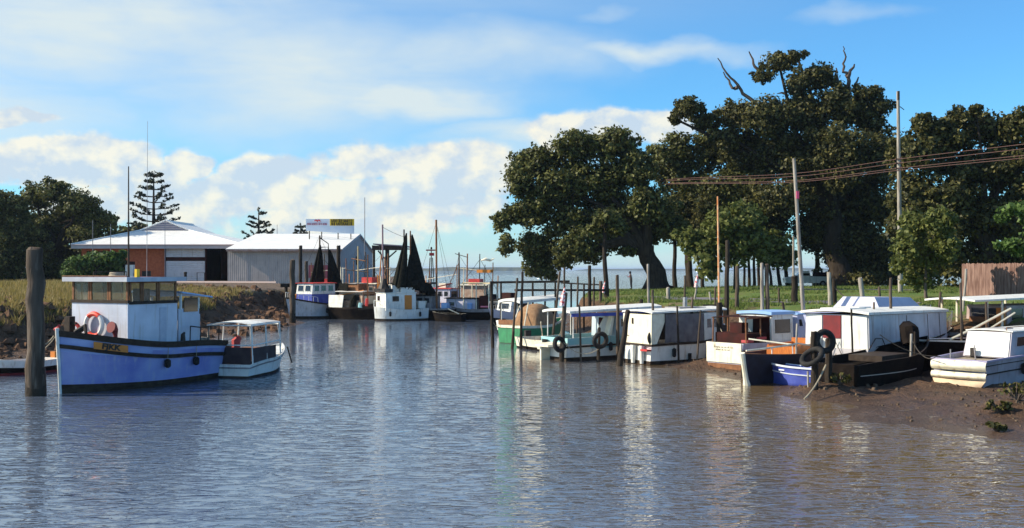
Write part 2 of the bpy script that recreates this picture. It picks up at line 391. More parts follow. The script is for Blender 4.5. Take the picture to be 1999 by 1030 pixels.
def zfun(x, y):
    x = np.asarray(x, float); y = np.asarray(y, float)
    wx = x+1.1*(vnoise(x*.5, y*.5, 3)-.5)+.5*(vnoise(x*1.7, y*1.7, 5)-.5); wy = y+1.1*(vnoise(x*.5, y*.5, 4)-.5)+.5*(vnoise(x*1.7, y*1.7, 6)-.5)
    z = np.full(x.shape, -9.0)
    for A, B, zc, gain, left in ((AL, BL, 2.05, .012, True), (AR, BR, 2.0, .008, False)):
        a = poly_sd(wx, wy, A); b = poly_sd(wx, wy, B)
        t = np.clip(a/np.maximum(a-b, 1e-3), 0, 1)
        t = np.where(a < 0, 0, np.where(b > 0, 1, t))
        s = np.clip((t-.45)/.55, 0, 1); s = s*s*(3-2*s)
        if left: z_ = zc*(.45*t+.55*s)
        else: z_ = zc*(.24*t+.76*s)
        if left:
            zt = np.minimum(np.maximum(b, 0)*.05, .65)
        else:
            zt = np.minimum(np.maximum(b, 0)*.03, .4)
        z_ = z_+zt
        z_ = np.where(a < 0, np.maximum(a*.10, -1.6), z_)
        rough = np.clip(a/2, 0, 1)*(1-np.clip(b/2+.5, 0, 1)*.8)
        z_ = z_+rough*(.16*(vnoise(x*1.3, y*1.3, 8)-.5)+.10*(vnoise(x*3.1, y*3.1, 9)-.5)+.05*(vnoise(x*7, y*7, 10)-.5))
        z = np.maximum(z, z_)
    for (c, r, h) in MOUNDS:
        z = z+h*np.exp(-((x-c[0])**2+(y-c[1])**2)/(r*r))
    return z
def zat(x, y): return float(zfun(np.array([x]), np.array([y]))[0])
def on_ground(px, d): x = X(px, d); return Vector((x, d, zat(x, d)))

def axis(segs):
    out = []
    for a, b, s in segs: out += list(np.arange(a, b, s))
    out.append(segs[-1][1]); return np.array(out)
def build_ground():
    xs = axis([(-30000, -3000, 9000), (-3000, -400, 400), (-400, -80, 20), (-80, -32, 1.2), (-32, 34, .36), (34, 80, 1.5), (80, 400, 20), (400, 3000, 400), (3000, 30000, 9000)])
    ys = axis([(-3000, -200, 700), (-200, 10, 20), (10, 24, 1), (24, 80, .33), (80, 130, .8), (130, 170, 2), (170, 600, 20), (600, 3000, 300), (3000, 40000, 9000)])
    xx, yy = np.meshgrid(xs, ys); z = zfun(xx.ravel(), yy.ravel())
    co = np.stack([xx.ravel(), yy.ravel(), z], 1).astype(np.float32)
    nx, ny = len(xs), len(ys)
    i = np.arange(nx-1)[None, :]+np.arange(ny-1)[:, None]*nx
    q = np.stack([i, i+1, i+1+nx, i+nx], -1).reshape(-1, 4)
    return npmesh('ground', co, q, ground_mat(), smooth=True)
def npmesh(name, co, quads, m, parent=None, smooth=False):
    me = bpy.data.meshes.new(name)
    nf = len(quads); k = quads.shape[1]
    me.vertices.add(len(co)); me.vertices.foreach_set('co', np.asarray(co, np.float32).ravel())
    me.loops.add(nf*k); me.loops.foreach_set('vertex_index', quads.astype(np.int32).ravel())
    me.polygons.add(nf); me.polygons.foreach_set('loop_start', np.arange(nf, dtype=np.int32)*k)
    try: me.polygons.foreach_set('loop_total', np.full(nf, k, np.int32))
    except Exception: pass
    if smooth: me.polygons.foreach_set('use_smooth', np.ones(nf, bool))
    me.update(calc_edges=True); me.validate()
    me.materials.append(m)
    o = bpy.data.objects.new(name, me); COL.objects.link(o)
    if parent is not None: o.parent = parent
    return o
def ground_mat():
    m = bpy.data.materials.new('ground_mud_and_grass'); m.use_nodes = True
    nt = m.node_tree; n = nt.nodes; l = nt.links; b = n['Principled BSDF']; b.inputs['Specular IOR Level'].default_value = .25
    g = n.new('ShaderNodeNewGeometry'); sp = n.new('ShaderNodeSeparateXYZ'); l.new(g.outputs['Position'], sp.inputs[0])
    def noise(s, d=5, st=None):
        q = n.new('ShaderNodeTexNoise'); q.inputs['Scale'].default_value = s; q.inputs['Detail'].default_value = d; q.inputs['Roughness'].default_value = .65
        if st:
            mp = n.new('ShaderNodeMapping'); mp.inputs['Scale'].default_value = st; l.new(g.outputs['Position'], mp.inputs[0]); l.new(mp.outputs[0], q.inputs['Vector'])
        else: l.new(g.outputs['Position'], q.inputs['Vector'])
        return q.outputs['Fac']
    def M(op, a, b_=None, clamp=False):
        q = n.new('ShaderNodeMath'); q.operation = op; q.use_clamp = clamp
        for i, v in enumerate((a, b_)):
            if v is None: continue
            if isinstance(v, (int, float)): q.inputs[i].default_value = v
            else: l.new(v, q.inputs[i])
        return q.outputs[0]
    def mr(v, a, b_, c=0, d=1):
        q = n.new('ShaderNodeMapRange'); l.new(v, q.inputs['Value'])
        for k, x in zip(('From Min', 'From Max', 'To Min', 'To Max'), (a, b_, c, d)): q.inputs[k].default_value = x
        return q.outputs[0]
    def mix(f, a, b_):
        q = n.new('ShaderNodeMix'); q.data_type = 'RGBA'
        if isinstance(f, float): q.inputs['Factor'].default_value = f
        else: l.new(f, q.inputs['Factor'])
        for s, v in (('A', a), ('B', b_)):
            if isinstance(v, tuple): q.inputs[s].default_value = (*v, 1)
            else: l.new(v, q.inputs[s])
        return q.outputs['Result']
    mud = mix(mr(noise(1.3), .38, .62), (.150, .082, .045), (.062, .035, .021))
    mud = mix(mr(noise(9, 6), .5, .68), mud, (.17, .105, .064))
    mud = mix(mr(noise(4, 7), .60, .66), mud, (.03, .02, .014))
    zz = M('ADD', sp.outputs[2], M('MULTIPLY', M('SUBTRACT', noise(2.2), .5), .7))
    wetm = mr(sp.outputs[2], .02, .25, 1, 0)
    mud = mix(M('MULTIPLY', wetm, .5), mud, (.075, .043, .027))
    grass = mix(mr(noise(.5, 6), .35, .65), (.10, .19, .035), (.19, .21, .05))
    grass = mix(mr(noise(18, 3), .5, .75), grass, (.06, .10, .02))
    grass = mix(mr(noise(.35, 7), .54, .62), grass, (.20, .155, .08))
    dry = mix(mr(noise(.8, 6), .35, .65), (.22, .20, .06), (.15, .15, .045))
    left = mr(sp.outputs[0], -9, -10)
    far = mr(M('ADD', sp.outputs[1], M('MULTIPLY', sp.outputs[0], .3)), 88, 95)
    gr = mix(left, grass, dry)
    gf = mr(zz, 1.75, 2.0)
    col = mix(gf, mud, gr)
    dirt = mix(mr(noise(3), .4, .6), (.20, .15, .12), (.12, .09, .07))
    col = mix(M('MULTIPLY', M('MULTIPLY', left, far), gf), col, dirt)
    l.new(col, b.inputs['Base Color'])
    l.new(mr(M('ADD', sp.outputs[2], M('MULTIPLY', noise(6), .25)), .14, .5, .28, .9), b.inputs['Roughness'])
    bp = n.new('ShaderNodeBump'); bp.inputs['Strength'].default_value = 1; bp.inputs['Distance'].default_value = .22
    l.new(M('ADD', noise(5, 8), M('MULTIPLY', noise(22, 3), .4)), bp.inputs['Height']); l.new(bp.outputs[0], b.inputs['Normal'])
    return m
ground = tag(build_ground(), kind='structure')

def build_water():
    m = bpy.data.materials.new('river_water'); m.use_nodes = True
    nt = m.node_tree; n = nt.nodes; l = nt.links; b = n['Principled BSDF']
    b.inputs['Base Color'].default_value = (.072, .054, .036, 1); b.inputs['Roughness'].default_value = .03; b.inputs['IOR'].default_value = 2.6; b.inputs['Specular Tint'].default_value = (.78, .90, 1, 1); b.inputs['Specular IOR Level'].default_value = .5
    g = n.new('ShaderNodeNewGeometry')
    def noise(sc, st, d, w=0.0):
        mp = n.new('ShaderNodeMapping'); mp.inputs['Scale'].default_value = st; mp.inputs['Rotation'].default_value = (0, 0, R(w)); l.new(g.outputs['Position'], mp.inputs[0])
        q = n.new('ShaderNodeTexNoise'); q.inputs['Scale'].default_value = sc; q.inputs['Detail'].default_value = d; q.inputs['Roughness'].default_value = .6; q.inputs['Distortion'].default_value = .6
        l.new(mp.outputs[0], q.inputs['Vector']); return q.outputs['Fac']
    def M(op, a, b_=None):
        q = n.new('ShaderNodeMath'); q.operation = op
        for i, v in enumerate((a, b_)):
            if v is None: continue
            if isinstance(v, (int, float)): q.inputs[i].default_value = v
            else: l.new(v, q.inputs[i])
        return q.outputs[0]
    sp = n.new('ShaderNodeSeparateXYZ'); l.new(g.outputs['Position'], sp.inputs[0])
    mr = n.new('ShaderNodeMapRange'); l.new(sp.outputs[1], mr.inputs['Value']); mr.inputs['From Min'].default_value = 28; mr.inputs['From Max'].default_value = 50; mr.inputs['To Min'].default_value = .25; mr.inputs['To Max'].default_value = .05
    pat = noise(.12, (1, 1, 1), 3)
    pm = n.new('ShaderNodeMapRange'); l.new(pat, pm.inputs['Value']); pm.inputs['From Min'].default_value = .35; pm.inputs['From Max'].default_value = .65; pm.inputs['To Min'].default_value = .55; pm.inputs['To Max'].default_value = 1.15
    # the breeze rippling the open sea beyond the mouth of the creek
    ms = n.new('ShaderNodeMapRange'); l.new(sp.outputs[1], ms.inputs['Value']); ms.inputs['From Min'].default_value = 130; ms.inputs['From Max'].default_value = 260; ms.inputs['To Max'].default_value = 2.6
    def crest(v, a, b_):
        q = n.new('ShaderNodeMapRange'); q.interpolation_type = 'SMOOTHSTEP'; l.new(v, q.inputs['Value']); q.inputs['From Min'].default_value = a; q.inputs['From Max'].default_value = b_; return q.outputs[0]
    h0 = M('ADD', M('MULTIPLY', crest(noise(3.2, (.42, 1, 1), 2, 8), .50, .74), 1.15), M('MULTIPLY', crest(noise(6.8, (.40, 1, 1), 2, -14), .50, .74), .6))
    h = M('ADD', h0, M('MULTIPLY', noise(1.9, (.5, 1, 1), 3, 12), .8))
    bp = n.new('ShaderNodeBump'); bp.inputs['Distance'].default_value = .13
    l.new(M('ADD', M('MULTIPLY', mr.outputs[0], pm.outputs[0]), ms.outputs[0]), bp.inputs['Strength'])
    l.new(h, bp.inputs['Height']); l.new(bp.outputs[0], b.inputs['Normal'])
    # base colour carries reflected sky blue at left, silt and reflected-tree brown at right
    sm = n.new('ShaderNodeMapRange'); sm.interpolation_type = 'SMOOTHSTEP'; sm.inputs['From Min'].default_value = -3; sm.inputs['From Max'].default_value = 9
    l.new(M('ADD', sp.outputs[0], M('MULTIPLY', M('SUBTRACT', noise(.16, (1, .6, 1), 4), .5), 16)), sm.inputs['Value'])
    sx = n.new('ShaderNodeMix'); sx.data_type = 'RGBA'; l.new(sm.outputs[0], sx.inputs['Factor']); sx.inputs['A'].default_value = (.085, .105, .145, 1); sx.inputs['B'].default_value = (.150, .100, .048, 1)
    l.new(sx.outputs['Result'], b.inputs['Base Color'])
    o = MB(); o.add([(-30000, -3000, 0), (30000, -3000, 0), (30000, 40000, 0), (-30000, 40000, 0)], [(0, 1, 2, 3)])
    return tag(o.build('water', m), kind='structure')
water = build_water()

def build_hills():
    m = mat('far_shore_scrub', (.05, .065, .04), .95, (.08, .085, .05), .004, .5, spec=.02)
    rows = []
    for (p0, p1, d, hmax, seed) in ((700, 1105, 3400, 13, 3), (1120, 1420, 5200, 9, 9), (1420, 2100, 5200, 14, 11), (-200, 700, 4200, 15, 17)):
        N = 60; co = []; q = []
        for i in range(N+1):
            t = i/N; x = X(p0+(p1-p0)*t, d)
            e = min(1, t*9, (1-t)*9); hh = hmax*(.45+.75*float(vnoise(np.array([t*9.]), np.array([.5]), seed)[0]))*e+.05
            for k, (dy, f) in enumerate(((-60, -.1), (-20, .55), (40, 1.), (160, .9), (400, -.1))):
                co.append((x, d+dy+(30*math.sin(i*1.7+k)), hh*f if f > 0 else -1))
        for i in range(N):
            for k in range(4):
                a = i*5+k; q.append((a, a+5, a+6, a+1))
        rows.append((co, q))
    v = []; f = []
    for co, q in rows:
        b = len(v); v += co; f += [tuple(b+i for i in r) for r in q]
    return tag(mkobj('distant_hills', v, f, m, smooth=True), kind='structure')
build_hills()

def build_haze():
    m = bpy.data.materials.new('sea_haze'); m.use_nodes = True; n = m.node_tree.nodes; l = m.node_tree.links
    n.remove(n['Principled BSDF']); v = n.new('ShaderNodeVolumePrincipled')
    v.inputs['Color'].default_value = (.62, .76, 1.0, 1); v.inputs['Density'].default_value = .00009; v.inputs['Anisotropy'].default_value = .2
    l.new(v.outputs[0], n['Material Output'].inputs['Volume'])
    try: m.cycles.homogeneous_volume = True
    except Exception: pass
    o = MB().b2(-30400, 30400, -3400, 40400, -3.2, 30).build('haze', m)
    return tag(o, kind='stuff')
build_haze()
def strip(name, pts, width, m, lift=.03, step=1.2):
    """a road or path draped over the ground"""
    vs = []; fs = []; pp = [Vector((*p, 0)) for p in pts]
    dense = []
    for a, b in zip(pp[:-1], pp[1:]):
        k = max(1, int((b-a).length/step)); dense += [a.lerp(b, i/k) for i in range(k)]
    dense.append(pp[-1])
    nc = 7
    for i, p in enumerate(dense):
        d = (dense[min(i+1, len(dense)-1)]-dense[max(i-1, 0)]).normalized(); s = Vector((-d.y, d.x, 0))
        for k in range(nc):
            q = p+s*width*(k/(nc-1)-.5); vs.append((q.x, q.y, zat(q.x, q.y)+lift))
    for i in range(len(dense)-1):
        for k in range(nc-1): fs.append((i*nc+k, i*nc+k+1, (i+1)*nc+k+1, (i+1)*nc+k))
    return tag(mkobj(name, vs, fs, m, smooth=True), kind='structure')
roadm = mat('gravel_track', (.20, .185, .21), .95, (.14, .125, .14), 1.2, .5, bump=.5, bscale=30, spec=.1)
strip('road', [P2(1230, 76), P2(1300, 71.5), P2(1400, 67.5), P2(1520, 63), P2(1640, 59), P2(1800, 57)], 3.0, roadm)
strip('path', [P2(1480, 92), P2(1560, 88), P2(1680, 85), P2(1800, 84)], 2.4, roadm)
# ================================================================ boat building
class Hull:
    """local frame: +X bow, +Y port, z=0 waterline, origin amidships"""
    def __init__(s, L, B, zb, zm, zs, draft=.4, tr=.8, wl=.86, rake=.35, um=.42, bowfull=2.2, tcurve=0.0, fin=.5):
        s.L, s.B, s.zb, s.zm, s.zs, s.draft, s.tr, s.wl, s.rake, s.um, s.bf, s.tc, s.fin = L, B, zb, zm, zs, draft, tr, wl, rake, um, bowfull, tcurve, fin
    def b(s, u):
        if u > s.um: return max(.012, s.B/2*(1-((u-s.um)/(1-s.um))**s.bf)**.85)
        return s.B/2*(s.tr+(1-s.tr)*math.sin(PI/2*u/s.um))
    def z(s, u):
        if u > s.um: return s.zm+(s.zb-s.zm)*((u-s.um)/(1-s.um))**1.8
        return s.zm+(s.zs-s.zm)*((s.um-u)/s.um)**1.8
    def pt(s, u, side, z, off=0.0):
        zs = s.z(u); b = s.b(u)
        k = min(max(z/zs, 0), 1) if z > 0 else 0
        bw = b*(s.wl-s.fin*max(0, (u-s.um)/(1-s.um))**1.6*.9)
        if z >= 0: y = bw+(b-bw)*k**1.25
        else: y = bw*math.sqrt(max(0, 1-(z/s.draft)**2))
        x = -s.L/2+u*s.L+s.rake*(z/s.zb)*max(0, (u-.6)/.4)**2
        if s.tc: x -= s.tc*max(0, 1-u*6)*(1-(y/max(b, .01))**2)
        return Vector((x, side*(y+off), z))
    def shell(s, root, bands, name='hull', N=26, rows=9, bul=.1, capm=None, deck=None, th=.05, smooth=True):
        """bands: [(z upper limit above water, material)], last for the rest; z limits > 50 count down from the sheer"""
        mb = MB(); mats = [q for _, q in bands]
        vz = [1, .86, .7, .5, .3, .15, 0.02]; vb = [-.35, -.7, -.93, -1.0]
        grid = {}
        for side in (1, -1):
            for i in range(N+1):
                u = i/N
                for k in range(len(vz)+len(vb)):
                    z = s.z(u)*vz[k] if k < len(vz) else s.draft*vb[k-len(vz)]
                    grid[side, i, k] = s.pt(u, side, z)
        K = len(vz)+len(vb)
        vs = []; idx = {}
        for key, v in grid.items(): idx[key] = len(vs); vs.append(v)
        fs = []; fm = []
        def band(zmean, u):
            for j, (zl, _) in enumerate(bands[:-1]):
                if zmean < zl: return j
            return len(bands)-1
        for side in (1, -1):
            for i in range(N):
                for k in range(K-1):
                    f = (idx[side, i, k], idx[side, i+1, k], idx[side, i+1, k+1], idx[side, i, k+1])
                    fs.append(f if side < 0 else f[::-1])
                    fm.append(band(sum(vs[j].z for j in f)/4, i/N))
        for k in range(K-1):   # transom
            f = (idx[1, 0, k], idx[-1, 0, k], idx[-1, 0, k+1], idx[1, 0, k+1]); fs.append(f)
            fm.append(band(sum(vs[j].z for j in f)/4, 0))
        # cap rail and inner bulwark
        bz = bul
        inner = {}
        for side in (1, -1):
            for i in range(N+1):
                u = i/N; top = grid[side, i, 0]
                y = max(0.004, s.b(u)-th); inner[side, i, 0] = len(vs); vs.append(Vector((top.x-(th*1.2 if u > .9 else 0)+(th if i == 0 else 0), side*y, top.z)))
                inner[side, i, 1] = len(vs)
                zz = top.z-bz; q = s.pt(u, side, zz); vs.append(Vector((q.x-(th*1.2 if u > .9 else 0)+(th if i == 0 else 0), side*max(0.003, abs(q.y)-th), zz)))
        for side in (1, -1):
            for i in range(N):
                a, b_ = idx[side, i, 0], idx[side, i+1, 0]; c, d = inner[side, i+1, 0], inner[side, i, 0]
                f = (a, b_, c, d); fs.append(f if side > 0 else f[::-1]); fm.append(len(mats))
                f = (inner[side, i, 0], inner[side, i+1, 0], inner[side, i+1, 1], inner[side, i, 1]); fs.append(f if side > 0 else f[::-1]); fm.append(len(mats)-1)
        fs.append((idx[1, 0, 0], inner[1, 0, 0], inner[-1, 0, 0], idx[-1, 0, 0])); fm.append(len(mats))
        fs.append((inner[1, 0, 0], inner[1, 0, 1], inner[-1, 0, 1], inner[-1, 0, 0])); fm.append(len(mats)-1)
        o = mkobj(name, vs, fs, mats+[capm or mats[-1]], root, smooth, fm)
        bm = bmesh.new(); bm.from_mesh(o.data); bmesh.ops.remove_doubles(bm, verts=bm.verts, dist=.002); bm.to_mesh(o.data); bm.free()
        if smooth: o.data.set_sharp_from_angle(angle=R(38))
        dv = []; df = []
        for i in range(N+1):
            for side in (1, -1): v = vs[inner[side, i, 1]]; dv.append(v+Vector((0, 0, .01)))
        for i in range(N): df.append((2*i, 2*i+1, 2*i+3, 2*i+2))
        mkobj('deck', dv, df, deck or deckm, root)
        return o
    def strake(s, root, m, name='rubbing_strake', dz=0.0, h=.09, w=.06, u0=0., u1=1., N=26, sides=(1, -1), abs_z=None, transom=True):
        mb = MB()
        for side in sides:
            pts = []
            for i in range(N+1):
                u = u0+(u1-u0)*i/N
                z = s.z(u)+dz if abs_z is None else abs_z
                p = s.pt(u, side, z); zl = z-h
                q = s.pt(u, side, zl)
                ox = .03 if u > .97 else 0
                pts.append((p+Vector((ox, side*w, 0)), p+Vector((0, -side*.02, 0)), q+Vector((ox, side*w, 0)), q+Vector((0, -side*.02, 0))))
            vs = [v for r in pts for v in r]; fs = []
            for i in range(N):
                a = 4*i; b = a+4
                fs += [(a, b, b+1, a+1), (a+2, a+3, b+3, b+2), (a, a+2, b+2, b), (a+1, b+1, b+3, a+3)]
            fs += [(0, 1, 3, 2), (4*N, 4*N+2, 4*N+3, 4*N+1)]
            mb.add(vs, fs)
        if transom and u0 == 0:
            z = s.z(0)+dz if abs_z is None else abs_z
            p = s.pt(0, 1, z-h/2); mb.b2(p.x-w-(s.tc*.0), p.x+.01, -p.y-w, p.y+w, z-h, z)
        return mb.build(name, m, root)

def quadpt(P00, P10, P01, P11, a, b):
    return P00*(1-a)*(1-b)+P10*a*(1-b)+P01*(1-a)*b+P11*a*b
def cabin(root, x0, x1, w0, w1, z0, z1, m, roof=None, over=.12, rt=.05, rf=0., ra=0., tum=.04, wins=(), framem=None, glass=None, name='cabin', z0f=None, z1f=None, crown=.04, roofname='roof'):
    """x0 aft, x1 front, w half widths aft/front, rf/ra front/aft wall leaning inward at top, wins: (face,a0,a1,b0,b1)"""
    z0f = z0 if z0f is None else z0f; z1f = z1 if z1f is None else z1f
    B = {('A', 1): Vector((x0, w0, z0)), ('A', -1): Vector((x0, -w0, z0)), ('F', 1): Vector((x1, w1, z0f)), ('F', -1): Vector((x1, -w1, z0f))}
    T = {('A', 1): Vector((x0+ra, w0-tum, z1)), ('A', -1): Vector((x0+ra, -w0+tum, z1)), ('F', 1): Vector((x1-rf, w1-tum, z1f)), ('F', -1): Vector((x1-rf, -w1+tum, z1f))}
    order = [('A', -1), ('F', -1), ('F', 1), ('A', 1)]
    mb = MB(); mb.add([B[k] for k in order]+[T[k] for k in order], [(0, 1, 5, 4), (1, 2, 6, 5), (2, 3, 7, 6), (3, 0, 4, 7), (4, 5, 6, 7)])
    o = mb.build(name, m, root)
    if roof is not None:
        r = MB(); n = 6; vs = []
        for xx, ww, zz in ((x0+ra-over, w0-tum+over, z1), (x1-rf+over, w1-tum+over, z1f)):
            for k in range(n+1):
                t = k/n*2-1; vs.append((xx, ww*t, zz+.004+crown*(1-t*t)))
            for k in range(n+1):
                t = k/n*2-1; vs.append((xx, ww*t, zz+.004+rt+crown*(1-t*t)))
        fs = []; a = n+1; b = 2*(n+1); c = 3*(n+1)
        for k in range(n):
            fs += [(k, k+1, b+k+1, b+k), (a+k, c+k, c+k+1, a+k+1), (k, a+k, a+k+1, k+1), (b+k, b+k+1, c+k+1, c+k)]
        fs += [(0, b, c, a), (n, a+n, c+n, b+n)]
        r.add(vs, fs); r.build(roofname, roof, root)
    face = {'P': (('F', 1), ('A', 1)), 'S': (('A', -1), ('F', -1)), 'F': (('F', -1), ('F', 1)), 'A': (('A', 1), ('A', -1))}
    for wdef in wins:
        f, a0, a1, b0, b1 = wdef[:5]
        k0, k1 = face[f]; P00, P10, P01, P11 = B[k0], B[k1], T[k0], T[k1]
        nrm = (P10-P00).cross(P01-P00).normalized()
        q = [quadpt(P00, P10, P01, P11, *ab) for ab in ((a0, b0), (a1, b0), (a1, b1), (a0, b1))]
        c = sum(q, Vector())/4
        if len(wdef) > 5:   # a door or panel of its own material
            d = MB(); d.prism([v+nrm*.004 for v in q], nrm*.03); d.build(wdef[6] if len(wdef) > 6 else 'door', wdef[5], root); continue
        fr = MB(); t = .035
        for i in range(4):
            p, r_ = q[i], q[(i+1) % 4]
            fr.prism([p+nrm*.002, r_+nrm*.002, r_+(c-r_).normalized()*t*1.4+nrm*.002, p+(c-p).normalized()*t*1.4+nrm*.002], nrm*.022)
        fo = fr.build('window', framem or m, root)
        g = MB(); g.prism([v+(c-v).normalized()*t+nrm*.003 for v in q], nrm*.008); g.build('pane', glass or glassd, fo)
    return o
def post(root, p0, p1, r=.03, m=None, name='post', n=6):
    return MB().tube([p0, p1], r, n).build(name, m or white, root, True)
def posts(root, pairs, r=.03, m=None, name='post', n=6):
    return [post(root, a, b, r, m, name, n) for a, b in pairs]
def line(root, pts, r, m, name, n=5):
    return MB().tube(pts, r, n).build(name, m, root, True)
def slab(root, x0, x1, w0, w1, z0, z1, t, m, name='awning', crown=.06, n=8, m2=None, valance=0):
    """a cambered awning from aft x0 (height z0) to x1 (height z1)"""
    r = MB(); vs = []; fs = []
    for xx, ww, zz in ((x0, w0, z0), (x1, w1, z1)):
        for off in (0, t):
            for k in range(n+1):
                q = k/n*2-1; vs.append((xx, ww*q, zz+off+crown*(1-q*q)))
    a, b, c = n+1, 2*(n+1), 3*(n+1)
    for k in range(n): fs += [(k, k+1, b+k+1, b+k), (a+k, c+k, c+k+1, a+k+1), (k, a+k, a+k+1, k+1), (b+k, b+k+1, c+k+1, c+k)]
    fs += [(0, b, c, a), (n, a+n, c+n, b+n)]
    r.add(vs, fs); return r.build(name, m, root)
def boat_root(name, label, stem, stern, L=None, group=None, z=0., cat='boat', heel=0., trim=0., anchor='stem'):
    """stem / stern as (photo px, distance) at the waterline"""
    a = Vector((*P2(*stem), 0)); b = Vector((*P2(*stern), 0)); d = (a-b); LL = d.length
    d.normalize()
    c = a-d*(L or LL)/2 if anchor == 'stem' else b+d*(L or LL)/2
    o = thing(name, label, cat, (c.x, c.y, z), math.atan2(d.y, d.x), group)
    o.rotation_euler = (heel, trim, math.atan2(d.y, d.x))
    return o, (L or LL)
def anchor_rope(root, p0, p1, sag=.2, r=.012, m=None, name='mooring_rope', n=8):
    p0, p1 = Vector(p0), Vector(p1)
    pts = [p0.lerp(p1, i/n)-Vector((0, 0, sag*4*(i/n)*(1-i/n))) for i in range(n+1)]
    return line(root, pts, r, m or ropem, name, 4)
def bow_rail(t, H, u0=.5, h=.42, m=None, n=6):
    for side in (1, -1):
        pts = []
        for i in range(n+1):
            u = u0+(1-u0)*i/n; p = H.pt(u, side, H.z(u)); p.y -= side*.06*(1 if u < .97 else 0); pts.append(p+Vector((0, 0, h)))
            MB().tube([p, p+Vector((0, 0, h))], .014, 5).build('stanchion', m or metal, t, True)
        MB().tube([pts[0]-Vector((.15, 0, h))]+pts, .016, 5).build('bow_rail', m or metal, t, True)
def fenders(t, H, us, side, m=None, name='fender', r=.09, ln=.38):
    for u in us:
        p = H.pt(u, side, H.z(u)*.55)+Vector((0, side*(r+.02), 0)); z0 = H.z(u)
        f = MB().tube([p+Vector((0, 0, ln/2)), p+Vector((0, 0, ln/2-.05)), p-Vector((0, 0, ln/2-.05)), p-Vector((0, 0, ln/2))], [r*.4, r, r, r*.4], 9).build(name, m or rubber, t, True)
        MB().tube([p+Vector((0, 0, ln/2)), H.pt(u, side, z0)+Vector((0, side*.02, 0))], .012, 4).build('lanyard', ropem, f, True)
BG = 'boats moored in the creek'

